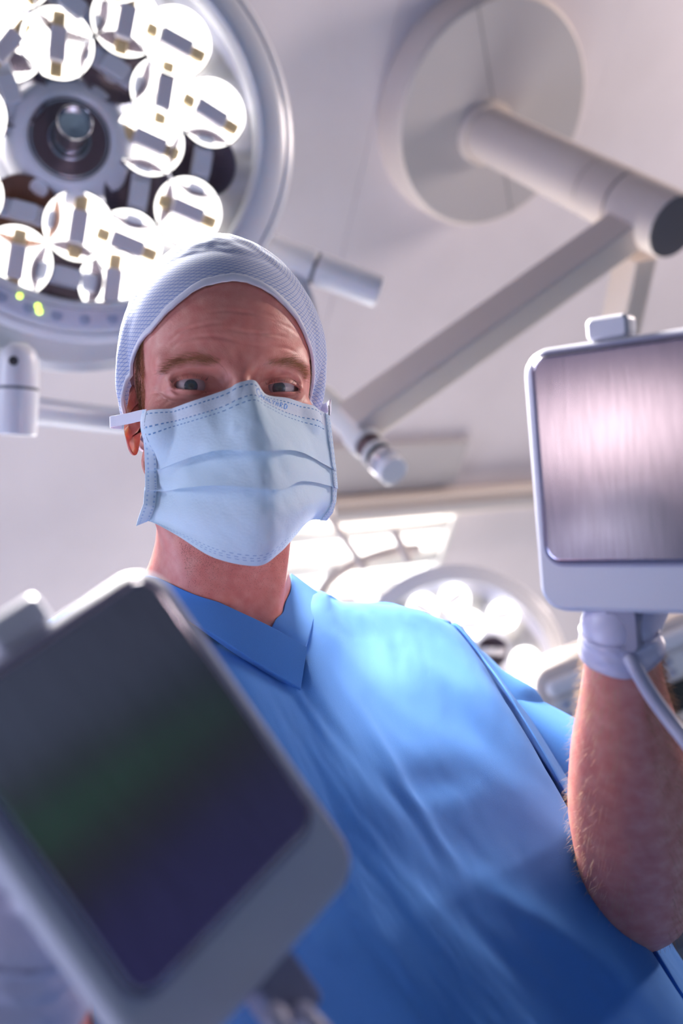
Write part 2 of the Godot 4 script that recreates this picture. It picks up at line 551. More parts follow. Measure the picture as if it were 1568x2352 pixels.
func lamps() -> void:
	var b := Basis(Vector3(0.72233, -0.19207, -0.66434), Vector3(0.66388, 0.46158, 0.58839), Vector3(0.19363, -0.86606, 0.46092)).orthonormalized()
	var at := Transform3D(b, Vector3(0.0769, 2.4527, -0.5397))
	# x, y in cm from the lamp's middle, turn of the bulb holder, lit
	var cells := [[-3.9, 10.0, -3, 1], [5.4, 14.4, -10, 1], [12.6, 12.8, 70, 1], [11.0, 5.5, -8, 1], [17.9, 3.5, 65, 1], [9.0, -1.6, 72, 1], [14.7, -10.9, 72, 1],
		[-0.9, -14.6, -8, 1], [6.0, -16.4, 72, 1], [-9.3, -20.1, -8, 1], [4.0, -22.4, -6, 1], [-10.6, 8.7, -35, 1], [-15.9, -11.5, 0, 1], [-15.5, -1.0, 0, 1],
		[4.0, 7.9, 62, 0], [16.7, -3.8, -8, 0], [7.6, -9.2, -8, 0], [-8.3, -13.2, 80, 0], [-2.4, -21.7, 80, 0], [-10.3, 3.0, 20, 0], [-2.0, 15.5, 60, 0],
		[-20.5, 5.0, 20, 1], [-18.0, 14.0, 0, 0], [-9.5, 18.5, 40, 1], [3.5, 21.5, 10, 1], [-19.8, -8.0, 90, 0]]
	var o := surgical_lamp("large surgical lamp of lit round reflectors right above the surgeon's cap", at, cells, 0.0505, 0.2500, Vector2(-0.022, -0.026), LIGHT.lamp)
	# swivel joint, yoke and suspension that carry the lamp, in its own axes
	var inv := at.affine_inverse()
	var top := Vector3(-0.1923, 2.2794, -0.6472)
	var bot := Vector3(-0.2683, 2.2203, -0.7073)
	var ax := (bot - top).normalized()
	var s := Shape.new()
	var jt := inv * Transform3D(aim(ax), top)
	s.lathe(PackedVector2Array([Vector2(0.0, -0.006), Vector2(0.012, -0.004), Vector2(0.021, 0.004), Vector2(0.0265, 0.017), Vector2(0.0275, 0.050), Vector2(0.0275, 0.056)]), 40, jt)
	s.lathe(PackedVector2Array([Vector2(0.0275, 0.060), Vector2(0.0278, 0.064), Vector2(0.0268, 0.118), Vector2(0.025, 0.121), Vector2(0.0, 0.121)]), 40, jt)
	var joint := part("swivel_joint", s, M.white_shiny, o)
	s = Shape.new()
	s.lathe(PackedVector2Array([Vector2(0.0268, 0.055), Vector2(0.0268, 0.061)]), 40, jt)
	part("joint_groove", s, M.groove, joint)
	s = Shape.new()
	var sp := Vector3(-0.2076, 2.2517, -0.6441)
	sp = inv * sp
	s.lathe(PackedVector2Array([Vector2(0.0, 0.0), Vector2(0.0062, 0.001), Vector2(0.0062, 0.006), Vector2(0.0035, 0.007), Vector2(0.0, 0.004)]), 16, pos(sp, aim(inv.basis * Vector3(0.15, -0.8, 0.55))))
	part("screw", s, M.dark, joint)
	s = Shape.new()
	var arc := PackedVector3Array()
	var ctrl: Array[Vector3] = [Vector3(-0.249, 2.284, -0.733), Vector3(-0.173, 2.325, -0.870), Vector3(-0.05, 2.29, -0.985), Vector3(0.09, 2.31, -1.03), Vector3(0.165, 2.40, -1.00), Vector3(0.20, 2.468, -0.945)]
	for i in ctrl.size() - 1:
		for j in 8:
			arc.append(inv * ctrl[i].cubic_interpolate(ctrl[i + 1], ctrl[maxi(i - 1, 0)], ctrl[mini(i + 2, ctrl.size() - 1)], j / 8.0))
	arc.append(inv * ctrl[5])
	s.tube(arc, PackedFloat32Array([0.021]), 24)
	part("yoke", s, M.grey, o)
	s = Shape.new()
	var ca := Vector3(0.205, 2.478, -0.931)
	var cb := Vector3(0.291, 2.372, -1.038)
	var ct := inv * Transform3D(aim(cb - ca), ca)
	var cl := ca.distance_to(cb)
	s.lathe(PackedVector2Array([Vector2(0.0, -0.03), Vector2(0.026, -0.03), Vector2(0.029, -0.026), Vector2(0.029, cl * 0.30), Vector2(0.0275, cl * 0.31)]), 40, ct)
	s.lathe(PackedVector2Array([Vector2(0.0275, cl * 0.345), Vector2(0.029, cl * 0.36), Vector2(0.0275, cl * 0.97), Vector2(0.025, cl), Vector2(0.0, cl)]), 40, ct)
	joint = part("swivel_joint", s, M.white_shiny, o)
	s = Shape.new()
	s.lathe(PackedVector2Array([Vector2(0.0268, cl * 0.30), Vector2(0.0268, cl * 0.36)]), 40, ct)
	part("joint_groove", s, M.groove, joint)
	# the suspension goes up behind the lamp to the ceiling
	s = Shape.new()
	s.tube(PackedVector3Array([inv * Vector3(-0.02, 2.30, -1.005), inv * Vector3(-0.02, 2.62, -1.0), inv * Vector3(-0.02, CEIL, -1.0)]), PackedFloat32Array([0.022]), 24)
	part("suspension", s, M.white, o)

	var c2 := Vector3(-0.0337, 2.3239, -2.0086)
	var b2 := aim(Vector3(0.10, -1.25, 2.0), Vector3(0.64, 0.55, 0.54))
	b2 = Basis(b2.x, b2.y, b2.z) * Basis.from_scale(Vector3.ONE * 0.85)
	var cells2 := [[-0.8, 20.8, 125, 1], [3.3, 13.4, 95, 1], [12.7, 16.2, 100, 1], [18.6, 3.3, 50, 1], [20, -6.5, 80, 1], [9.6, 6.2, 90, 0], [-9.8, 18.0, 60, 1], [-6.0, 9.6, 0, 0], [-15.5, 9.8, 0, 0],
		[-19.5, 1.5, 0, 1], [-10.2, 1.5, 90, 1], [10.5, -3.2, 0, 0], [14, -14.5, 0, 1], [4.5, -11.5, 0, 1], [-4.8, -11.5, 90, 0], [-13.5, -9.5, 0, 1], [0.5, -20.8, 0, 1], [-9.0, -19.0, 0, 0]]
	o = surgical_lamp("smaller surgical lamp seen past the surgeon's raised arm and shoulder", Transform3D(b2, c2), cells2, 0.044, 0.2600, Vector2(0, -0.02), LIGHT.lamp2)
	inv = Transform3D(b2, c2).affine_inverse()
	s = Shape.new()
	var back := inv * Vector3(-0.06, 2.43, -2.13)
	s.tube(PackedVector3Array([Vector3(0, 0, -0.11), back, inv * Vector3(-0.12, CEIL, -2.3)]), PackedFloat32Array([0.03]), 20)
	part("suspension", s, M.white, o)


# ---------------------------------------------------------------- the ceiling mount and its booms
func booms() -> void:
	var c := Vector3(0.862, CEIL, -1.309)
	var o := thing("ceiling_mount", "round ceiling mount with a thick drop tube and square booms", "ceiling mount", pos(c))
	var down := aim(Vector3.DOWN, Vector3(0.7, 0, 0.7))
	var s := Shape.new()
	s.lathe(PackedVector2Array([Vector2(0.262, 0.0), Vector2(0.264, 0.004), Vector2(0.262, 0.075), Vector2(0.256, 0.086), Vector2(0.250, 0.090)]), 96, pos(Vector3.ZERO, down))
	part("canopy_rim", s, M.beige, o)
	# the cover is two half discs with an open joint
	for e in [-1, 1]:
		s = Shape.new()
		var pts := PackedVector3Array()
		for i in 2:
			for j in 49:
				var a := PI * j / 48 - PI / 2
				var q := Vector3(cos(a) * 0.2500 + 0.0012, sin(a) * 0.2495, 0.090) if i == 0 else Vector3(0.0012, sin(a) * 0.2495, 0.0905)
				pts.append(Basis(Vector3.UP, 0) * (down * (Basis(Vector3.BACK, 0.55 + (0.0 if e > 0 else PI)) * q)))
		s.grid(pts, 49, 2, true)
		part("cover_half", s, M.canopy, o)
	s = Shape.new()
	s.lathe(PackedVector2Array([Vector2(0.25, 0.0885), Vector2(0.0, 0.0885)]), 48, pos(Vector3.ZERO, down))
	part("cover_back", s, M.groove, o)
	# drop tube, collars, dark end
	var t0 := Vector3(0.8222, CEIL, -1.321) - c
	s = Shape.new()
	s.lathe(PackedVector2Array([Vector2(0.072, 0.09), Vector2(0.072, 0.108), Vector2(0.069, 0.112), Vector2(0.060, 0.112)]), 48, pos(t0, down))
	part("tube_collar", s, M.beige, o)
	s = Shape.new()
	s.lathe(PackedVector2Array([Vector2(0.0605, 0.09), Vector2(0.0615, 0.500), Vector2(0.059, 0.502)]), 48, pos(t0, down))
	part("drop_tube", s, M.beige, o)
	s = Shape.new()
	s.lathe(PackedVector2Array([Vector2(0.059, 0.505), Vector2(0.0625, 0.507), Vector2(0.0625, 0.590), Vector2(0.059, 0.592)]), 48, pos(t0, down))
	part("tube_collar", s, M.beige, o)
	s = Shape.new()
	s.lathe(PackedVector2Array([Vector2(0.059, 0.595), Vector2(0.0625, 0.598), Vector2(0.0625, 0.725), Vector2(0.0595, 0.731)]), 48, pos(t0, down))
	part("tube_hub", s, M.beige, o)
	s = Shape.new()
	s.lathe(PackedVector2Array([Vector2(0.057, 0.49), Vector2(0.057, 0.73)]), 48, pos(t0, down))
	part("tube_core", s, M.groove, o)
	s = Shape.new()
	s.lathe(PackedVector2Array([Vector2(0.0595, 0.731), Vector2(0.057, 0.7325), Vector2(0.0, 0.7325)]), 48, pos(t0, down))
	part("end_cap", s, mat(Color(0.42, 0.40, 0.41), 0.6), o)
	# two square booms
	var y := 2.40
	var a := Vector3(0.79, y, -1.325) - c
	var b := Vector3(0.118, y - 0.02, -1.238) - c
	boom(o, a, b, Vector2(0.062, 0.078))
	boom(o, Vector3(0.775, y + 0.0, -1.39) - c, Vector3(0.57, y + 0.0, -1.72) - c, Vector2(0.055, 0.07))
	# spindle with chrome rings at the end of the long boom
	var p := Vector3(0.1165, 2.53, -1.2585) - c
	s = Shape.new()
	s.lathe(PackedVector2Array([Vector2(0.0, 0.0), Vector2(0.024, 0.002), Vector2(0.026, 0.01), Vector2(0.026, 0.148), Vector2(0.031, 0.152), Vector2(0.031, 0.195), Vector2(0.027, 0.199)]), 40, pos(p, down))
	var sp := part("spindle", s, M.white, o)
	var y0 := 0.199
	for q in [[0.026, 0.026, M.bronze], [0.029, 0.012, M.white], [0.026, 0.012, M.dark], [0.0285, 0.018, M.chrome], [0.0275, 0.007, M.grey], [0.027, 0.02, M.white_shiny]]:
		s = Shape.new()
		s.lathe(PackedVector2Array([Vector2(0.0, y0), Vector2(q[0] - 0.0015, y0), Vector2(q[0], y0 + 0.0015), Vector2(q[0], y0 + q[1] - 0.001), Vector2(q[0] - 0.001, y0 + q[1]), Vector2(0.0, y0 + q[1])]), 40, pos(p, down))
		part("spindle_ring", s, q[2], sp)
		y0 += q[1]

	# a rail and an access panel on the ceiling
	o = thing("ceiling_rail", "low beige rail running across the ceiling beside the luminous panel", "rail", pos(at_room(1.9, CEIL, -1.44), Basis(Vector3.UP, TURN)))
	s = Shape.new()
	s.block(Vector3(1.2, 0.055, 0.075), 0.012, pos(Vector3(0.1, -0.028, 0)))
	part("track", s, M.beige, o)
	s = Shape.new()
	s.block(Vector3(1.2, 0.014, 0.03), 0.004, pos(Vector3(0.1, -0.062, 0)))
	part("slider", s, M.canopy, o)
	s = Shape.new()
	s.slab(0.56, 0.15, 0.004, PackedVector2Array([Vector2(0, 0), Vector2(0, 0.018), Vector2(0.004, 0.022)]), pos(Vector3.ZERO, Basis(Vector3.RIGHT, PI / 2)))
	var pl := part("access_panel", s, M.canopy)
	pl.transform = pos(at_room(1.56, CEIL, -1.31), Basis(Vector3.UP, TURN))
	pl.set_meta("label", "flat access panel on the ceiling beside the rail")
	pl.set_meta("category", "ceiling panel")


func boom(parent: Node3D, a: Vector3, b: Vector3, size: Vector2) -> void:
	var s := Shape.new()
	var l := a.distance_to(b)
	var t := Transform3D(aim(b - a), a)
	s.slab(size.x, size.y, 0.006, PackedVector2Array([Vector2(0.003, 0.0), Vector2(0.0, 0.003), Vector2(0.0, l - 0.003), Vector2(0.003, l)]), t, 3)
	part("boom", s, M.beige, parent)


# ---------------------------------------------------------------- other fittings
func fittings() -> void:
	# ring yoke of a third lamp that crosses the luminous panel
	var o := thing("lamp_yoke", "pale curved lamp yoke crossing in front of the luminous ceiling panel", "lamp yoke", pos(Vector3(-0.07, 2.62, -1.9)))
	var s := Shape.new()
	var pts := PackedVector3Array()
	for q in YOKE:
		pts.append(q - o.position)
	s.tube(smooth(pts, 10), PackedFloat32Array([0.014]), 16)
	part("arm", s, M.beige, o)
	for q in SPOKES:
		s = Shape.new()
		s.tube(PackedVector3Array([q[0] - o.position, q[1] - o.position]), PackedFloat32Array([q[2]]), 14)
		part("spoke", s, M.beige, o)


	# console on a floor stand, behind the raised arm
	var at := Transform3D(Basis(Vector3(0.9535, -0.2145, -0.2119), Vector3(0.3009, 0.6625, 0.6860), Vector3(-0.0068, -0.7178, 0.6962)).orthonormalized(), CONSOLE)
	o = thing("equipment_console", "white rounded equipment console with keys and a dark screen behind the raised forearm", "console", at)
	s = Shape.new()
	s.slab(0.38, 0.20, 0.045, PackedVector2Array([Vector2(0.02, -0.14), Vector2(0.0, -0.12), Vector2(0.0, -0.012), Vector2(0.004, -0.004), Vector2(0.012, 0.0)]))
	part("housing", s, M.beige, o)
	s = Shape.new()
	s.slab(0.33, 0.036, 0.016, PackedVector2Array([Vector2(0.0, -0.002), Vector2(0.0, 0.006), Vector2(0.004, 0.012), Vector2(0.010, 0.014)]), pos(Vector3(0.0, 0.058, 0)))
	part("grip_bar", s, M.white_shiny, o)
	s = Shape.new()
	s.slab(0.33, 0.052, 0.008, PackedVector2Array([Vector2(0.0, -0.002), Vector2(0.0, 0.003), Vector2(0.002, 0.005)]), pos(Vector3(0.0, 0.008, 0)))
	var kp := part("key_panel", s, M.white, o)
	for i in 14:
		s = Shape.new()
		s.block(Vector3(0.014, 0.012, 0.004), 0.002, pos(Vector3(-0.14 + 0.0225 * (i % 7) * 2.0, 0.019 - 0.022 * int(i / 7.0), 0.006)))
		part("key", s, M.key, kp)
	s = Shape.new()
	s.slab(0.33, 0.062, 0.008, PackedVector2Array([Vector2(0.0, -0.002), Vector2(0.0, 0.002), Vector2(0.002, 0.004)]), pos(Vector3(0.0, -0.055, 0)))
	part("screen", s, M.screen, o)
	s = Shape.new()
	var inv := at.affine_inverse()
	var foot := Vector3(CONSOLE.x + 0.10, 0.0, CONSOLE.z - 0.10)
	s.tube(PackedVector3Array([Vector3(0.05, -0.02, -0.12), inv * Vector3(foot.x, CONSOLE.y - 0.02, foot.z), inv * Vector3(foot.x, CONSOLE.y - 0.15, foot.z), inv * Vector3(foot.x, 0.03, foot.z)]), PackedFloat32Array([0.024]), 20)
	part("pole", s, M.white, o)
	s = Shape.new()
	s.lathe(PackedVector2Array([Vector2(0.25, 0.0), Vector2(0.25, 0.02), Vector2(0.2, 0.035), Vector2(0.03, 0.05), Vector2(0.0, 0.05)]), 40, inv * pos(foot, aim(Vector3.UP)))
	part("base", s, M.white, o)


const CONSOLE := Vector3(0.2264, 1.9645, -1.9064)


func smooth(p: PackedVector3Array, k: int) -> PackedVector3Array:
	var out := PackedVector3Array()
	for i in p.size() - 1:
		for j in k:
			out.append(p[i].cubic_interpolate(p[i + 1], p[maxi(i - 1, 0)], p[mini(i + 2, p.size() - 1)], float(j) / k))
	out.append(p[p.size() - 1])
	return out


# ---------------------------------------------------------------- defibrillator paddles
func paddle(label: String, at: Transform3D, cable: Array) -> Node3D:
	# x across, y towards the tab, z out of the electrode
	var o := thing("defibrillator_paddle", label, "defibrillator paddle", at, "defibrillator paddles in the surgeon's hands")
	var s := Shape.new()
	var w := 0.104
	var h := 0.130
	s.slab(w + 0.016, h + 0.035, 0.017, PackedVector2Array([Vector2(0.006, -0.026), Vector2(0.002, -0.024), Vector2(0.0, -0.019), Vector2(0.0, -0.006), Vector2(0.0012, -0.002), Vector2(0.004, 0.0)]), pos(Vector3(0, -0.0135, 0)), 10)
	part("housing", s, M.paddle, o)
	s = Shape.new()
	s.slab(w + 0.003, h + 0.003, 0.0125, PackedVector2Array([Vector2(0.0, -0.001), Vector2(0.0, 0.0016), Vector2(0.0006, 0.0022), Vector2(0.0016, 0.0022), Vector2(0.0024, 0.0012)]), Transform3D.IDENTITY, 10)
	part("gasket", s, M.rim, o)
	s = Shape.new()
	var rings := PackedVector2Array([Vector2(0.0008, 0.0), Vector2(0.0008, 0.0024)])
	for i in 7:
		var q := PI * 0.5 * i / 6
		rings.append(Vector2(0.0008 + 0.0028 * (1 - cos(q)), 0.0024 + 0.0026 * sin(q)))
	s.slab(w, h, 0.0115, rings, Transform3D.IDENTITY, 10)
	part("electrode", s, M.electrode, o)
	s = Shape.new()
	s.slab(0.026, 0.014, 0.004, PackedVector2Array([Vector2(0.002, -0.018), Vector2(0.0, -0.016), Vector2(0.0, -0.004), Vector2(0.002, -0.002)]), pos(Vector3(-0.004, 0.0755, 0)))
	part("tab", s, M.paddle, o)
	# grip behind the housing
	s = Shape.new()
	s.tube(bez(Vector3(0, 0.045, -0.022), Vector3(0, 0.055, -0.085), Vector3(0, 0.035, -0.078), Vector3(0, 0.0, -0.078), 12) + bez(Vector3(0, 0.0, -0.078), Vector3(0, -0.035, -0.078), Vector3(0, -0.055, -0.085), Vector3(0, -0.055, -0.022), 12).slice(1), PackedFloat32Array([0.0155]), 20)
	part("handle", s, M.paddle, o)
	s = Shape.new()
	s.slab(0.021, 0.026, 0.004, PackedVector2Array([Vector2(0.001, -0.022), Vector2(0.0, -0.021), Vector2(0.0, -0.004), Vector2(0.001, -0.003)]), pos(Vector3(-0.009 if cable.size() == 1 else 0.0, -0.107, 0)))
	part("strain_relief", s, M.relief, o)
	for c in cable:
		s = Shape.new()
		var inv := at.affine_inverse()
		var pts := PackedVector3Array([Vector3(c[0], -0.112, -0.013), Vector3(c[0], -0.124, -0.013)])
		for q in c[1]:
			pts.append(inv * q)
		s.tube(smooth(pts, 8), PackedFloat32Array([c[2]]), 16)
		part("cable", s, M.cable, o)
	return o


func paddles() -> void:
	M.paddle = mat(Color(0.83, 0.83, 0.87), 0.38)
	M.rim = mat(Color(0.62, 0.62, 0.72), 0.3)
	M.relief = mat(Color(0.55, 0.55, 0.64), 0.4)
	M.cable = mat(Color(0.72, 0.72, 0.80), 0.35)
	M.electrode = mat(Color(0.66, 0.64, 0.70), 0.21, 1.0)
	M.electrode.anisotropy_enabled = true
	M.electrode.anisotropy = 0.75
	# brushed grain that runs along the plate
	var g := FastNoiseLite.new()
	g.seed = 7
	g.frequency = 0.09
	g.fractal_octaves = 3
	var im := Image.create(256, 256, false, Image.FORMAT_RGB8)
	for y in 256:
		for x in 256:
			var q := 0.5 + 0.5 * g.get_noise_2d(x * 2.0, y * 0.12)
			im.set_pixel(x, y, Color(0.86, 0.86, 0.86).lerp(Color.WHITE, q))
	M.electrode.albedo_texture = ImageTexture.create_from_image(im)
	var pr := Transform3D(Basis(Vector3(0.6386, -0.7648, 0.0845), Vector3(0.5712, 0.5448, 0.6140), Vector3(-0.5156, -0.3438, 0.7848)).orthonormalized(), Vector3(0.1487, 1.3578, -0.4756))
	paddle("white paddle with a bright steel plate in the surgeon's raised hand", pr, [[-0.009, [Vector3(0.077, 1.295, -0.559), Vector3(0.073, 1.279, -0.572), Vector3(0.071, 1.262, -0.582), Vector3(0.068, 1.237, -0.588), Vector3(0.057, 1.188, -0.601), Vector3(0.1, 1.0, -0.60)], 0.0046]])
	var plt := Transform3D(Basis(Vector3(0.7560, 0.4310, -0.4926), Vector3(0.1011, 0.6666, 0.7385), Vector3(0.6467, -0.6081, 0.4604)).orthonormalized(), Vector3(-0.1257, 1.2537, -0.2969))
	paddle("blurred white paddle with a dark reflecting plate thrust towards the table", plt, [[-0.004, [Vector3(-0.137, 1.167, -0.348), Vector3(-0.138, 1.156, -0.352), Vector3(-0.143, 1.135, -0.359), Vector3(-0.14, 1.0, -0.36)], 0.0042], [0.004, [Vector3(-0.134, 1.169, -0.367), Vector3(-0.132, 1.154, -0.375), Vector3(-0.130, 1.122, -0.385), Vector3(-0.10, 1.0, -0.39)], 0.0042]])


# ---------------------------------------------------------------- what the plates mirror: table and instrument stand, below the frame
func table() -> void:
	var turn := Basis(Vector3.UP, 0.318)
	var at := Vector3(0.132, 0, -0.168)
	var o := thing("operating_table", "low operating table under a navy drape below the paddles", "operating table", pos(at, turn))
	var s := Shape.new()
	s.block(Vector3(2.0, 0.12, 0.50), 0.02, pos(Vector3(0.5, 0.44, 0)))
	part("drape", s, M.drape, o)
	s = Shape.new()
	s.block(Vector3(0.3, 0.36, 0.26), 0.02, pos(Vector3(0.7, 0.22, 0)))
	part("column", s, M.steel, o)
	s = Shape.new()
	s.block(Vector3(0.8, 0.06, 0.4), 0.02, pos(Vector3(0.7, 0.03, 0)))
	part("foot", s, M.dark, o)
	o = thing("instrument_stand", "long black instrument stand with a green towel beside the table", "instrument stand", pos(at + turn * Vector3(0.5, 0, 0.395), turn))
	s = Shape.new()
	s.block(Vector3(2.2, 0.03, 0.27), 0.006, pos(Vector3(0.1, 0.485, 0)))
	part("tray", s, M.dark, o)
	s = Shape.new()
	s.block(Vector3(1.9, 0.012, 0.030), 0.004, pos(Vector3(0.1, 0.505, 0.004)))
	part("towel", s, M.green, o)
	for x in [-0.6, 0.8]:
		s = Shape.new()
		s.tube(PackedVector3Array([Vector3(x, 0.02, 0), Vector3(x, 0.475, 0)]), PackedFloat32Array([0.016]), 16)
		part("post", s, M.steel, o)
		s = Shape.new()
		s.block(Vector3(0.06, 0.03, 0.4), 0.01, pos(Vector3(x, 0.015, 0.1)))
		part("foot", s, M.steel, o)


# ---------------------------------------------------------------- the surgeon. Body measures in cm, in axes turned with his bowed trunk:
# x to his left, y up along his face, z out of his chest; the head has axes of its own, its origin between the ears
var body_frame := Transform3D(Basis(Vector3(0.76737, -0.45609, -0.45069), Vector3(0.64120, 0.54583, 0.53937), Vector3(0, -0.70288, 0.71130)).orthonormalized(), Vector3(0, 1.56230, -0.56904))
var head_frame := Transform3D(Basis(Vector3(0.95996, 0.02618, -0.27890), Vector3(-0.02514, 0.99966, 0.00730), Vector3(0.27899, 0, 0.96029)).orthonormalized(), Vector3(-9.803, 9.545, -2.064))
var rng := RandomNumberGenerator.new()


func ell(p: Vector3, c: Vector3, r: Vector3) -> float:
	var q := p - c
	var k0 := (q / r).length()
	var k1 := (q / (r * r)).length()
	return k0 * (k0 - 1.0) / maxf(k1, 1e-6)


func cone(p: Vector3, a: Vector3, b: Vector3, ra: float, rb: float) -> float:
	var ab := b - a
	var t := clampf((p - a).dot(ab) / ab.length_squared(), 0.0, 1.0)
	return (p - a - ab * t).length() - lerpf(ra, rb, t)


func smin(a: float, b: float, k: float) -> float:
	var h := maxf(k - absf(a - b), 0.0) / k
	return minf(a, b) - h * h * k * 0.25


func skin_at(p: Vector3) -> float:
	# distance to the skin of head, neck and upper chest, in the head's axes (cm)
	var q := Vector3(absf(p.x), p.y, p.z)
	var d := ell(p, Vector3(0, 3.6, -0.8), Vector3(7.6, 8.4, 9.6))
	d = smin(d, ell(p, Vector3(0, -2.5, 1.8), Vector3(6.5, 9.0, 6.3)), 1.6)
	if p.y > -8.0:
		d = smin(d, cone(q, Vector3(0.9, 1.75, 7.5), Vector3(4.9, 1.7, 5.3), 0.95, 1.05), 0.9)
		d = smin(d, (q - Vector3(4.8, -2.7, 4.6)).length() - 1.95, 1.4)
		d = smin(d, cone(p, Vector3(0, 1.2, 7.8), Vector3(0, -3.8, 10.0), 0.72, 1.15), 0.9)
		d = -smin(-d, ell(q, Vector3(3.4, 0.0, 8.9), Vector3(2.5, 1.25, 2.35)), 0.8)
	if p.y < 1.0:
		d = smin(d, cone(q, Vector3(5.2, -5.5, 0.3), Vector3(1.6, -10.3, 6.2), 1.5, 1.5), 1.2)
		d = smin(d, cone(p, Vector3(0, -4, -2.2), Vector3(0.7, -19, -6.6), 5.2, 5.9), 1.6)
		if p.y < -8.0:
			d = smin(d, cone(p, Vector3(0.3, -13.5, -7.0), Vector3(11, -24.0, -9.5), 3.0, 2.2), 2.5)
			d = smin(d, cone(p, Vector3(-0.3, -12.5, -6.5), Vector3(-10, -24.0, -9.0), 3.0, 2.0), 2.5)
			d = smin(d, ell(p, Vector3(2.5, -26.0, -5.6), Vector3(12, 7.6, 5.4)), 2.5)
			# the cords of the neck
			d = smin(d, cone(p, Vector3(5.4, -9.0, -2.5), Vector3(3.6, -19.0, -1.2), 0.9, 0.9), 1.4)
			d = smin(d, cone(p, Vector3(-5.0, -9.0, -2.5), Vector3(0.6, -18.6, -1.6), 0.9, 0.8), 1.4)
	return d


func skin_normal(p: Vector3) -> Vector3:
	var e := 0.06
	return Vector3(skin_at(p + Vector3(e, 0, 0)) - skin_at(p - Vector3(e, 0, 0)), skin_at(p + Vector3(0, e, 0)) - skin_at(p - Vector3(0, e, 0)), skin_at(p + Vector3(0, 0, e)) - skin_at(p - Vector3(0, 0, e))).normalized()


func skin_from(o: Vector3, dir: Vector3, r: float) -> float:
	for i in 7:
		var d := skin_at(o + dir * r)
		r -= d * 0.85
		if absf(d) < 0.004:
			break
	return r


func skin_front(x: float, y: float) -> float:
	var z := 11.5
	for i in 24:
		var d := skin_at(Vector3(x, y, z))
		z -= d * 0.8
		if d < 0.004:
			break
	return z


func skin_side(az: float, y: float) -> Vector3:
	# the skin in the direction az (degrees from the nose, towards his left) at height y
	var dir := Vector3(sin(deg_to_rad(az)), 0, cos(deg_to_rad(az)))
	var o := Vector3(0, y, -0.8)
	return o + dir * skin_from(o, dir, 11.0)


# fine lines of the forehead and round the eyes: depth, width, points
var creases := [
	[0.043, 0.12, [Vector2(-4.9, 3.4), Vector2(-4.3, 3.95), Vector2(-3.46, 4.2), Vector2(-1.95, 4.44), Vector2(-1.0, 4.38)]],
	[0.040, 0.11, [Vector2(-1.5, 4.05), Vector2(0.24, 3.78), Vector2(1.59, 3.72), Vector2(3.0, 3.75), Vector2(3.9, 3.6)]],
	[0.032, 0.11, [Vector2(-2.6, 5.2), Vector2(-1.28, 5.38), Vector2(0.32, 5.27), Vector2(2.03, 5.22), Vector2(3.92, 4.87)]],
	[0.043, 0.12, [Vector2(-4.9, 2.8), Vector2(-4.4, 3.2), Vector2(-3.48, 3.46), Vector2(-1.98, 3.47), Vector2(-0.74, 3.19), Vector2(0.22, 2.89)]],
	[0.022, 0.12, [Vector2(2.0, 4.75), Vector2(2.9, 4.75), Vector2(3.89, 4.52), Vector2(5.2, 4.0)]],
	[0.025, 0.12, [Vector2(0.4, 2.85), Vector2(1.93, 2.81), Vector2(3.83, 2.84), Vector2(4.9, 2.6)]],
	[0.036, 0.20, [Vector2(-0.75, 2.4), Vector2(-0.62, 1.7), Vector2(-0.7, 1.1)]],
	[0.029, 0.20, [Vector2(0.85, 2.3), Vector2(0.75, 1.6), Vector2(0.8, 1.0)]],
	[0.036, 0.11, [Vector2(-4.95, 0.1), Vector2(-5.5, 0.25), Vector2(-6.1, 0.2)]],
	[0.043, 0.11, [Vector2(-4.9, -0.2), Vector2(-5.5, -0.35), Vector2(-6.2, -0.3)]],
	[0.043, 0.11, [Vector2(-4.8, -0.5), Vector2(-5.4, -0.85), Vector2(-6.1, -1.05)]],
	[0.043, 0.10, [Vector2(-2.2, -0.95), Vector2(-3.2, -1.15), Vector2(-4.3, -0.95), Vector2(-5.0, -1.0), Vector2(-5.8, -1.6)]],
	[0.036, 0.10, [Vector2(-2.6, -1.25), Vector2(-3.6, -1.4), Vector2(-4.5, -1.25), Vector2(-5.4, -1.7)]],
	[0.036, 0.10, [Vector2(-3.2, -1.6), Vector2(-4.2, -1.65), Vector2(-5.0, -1.8)]],
	[0.043, 0.10, [Vector2(4.9, -0.3), Vector2(5.5, -0.5), Vector2(6.0, -0.5)]],
	[0.043, 0.10, [Vector2(2.4, -0.95), Vector2(3.3, -1.1), Vector2(4.3, -0.95), Vector2(5.2, -1.05), Vector2(5.9, -1.2)]],
	[0.036, 0.10, [Vector2(3.0, -1.4), Vector2(4.2, -1.35), Vector2(5.2, -1.5)]],
]


func crease_depth(x: float, y: float) -> float:
	var out := 0.0
	for c in creases:
		var pts: Array = c[2]
		var p := Vector2(x, y)
		var best := 9.0
		var along := 0.0
		for i in pts.size() - 1:
			var a: Vector2 = pts[i]
			var b: Vector2 = pts[i + 1]
			if minf(a.x, b.x) - 0.6 > x or maxf(a.x, b.x) + 0.6 < x or minf(a.y, b.y) - 0.6 > y or maxf(a.y, b.y) + 0.6 < y:
				continue
			var t := clampf((p - a).dot(b - a) / (b - a).length_squared(), 0.0, 1.0)
			var d := p.distance_to(a + (b - a) * t)
			if d < best:
				best = d
				along = (i + t) / (pts.size() - 1)
		if best < 0.6:
			var w: float = c[1]
			var fade := minf(1.0, 4.0 * minf(along, 1.0 - along) + 0.15)
			out += c[0] * fade * (-exp(-(best / w) * (best / w)) + 0.45 * exp(-pow((best - 2.2 * w) / (1.3 * w), 2.0)))
	return out


func head_point(h: Vector3) -> Vector3:
	return body_frame * (head_frame * h * 0.01)


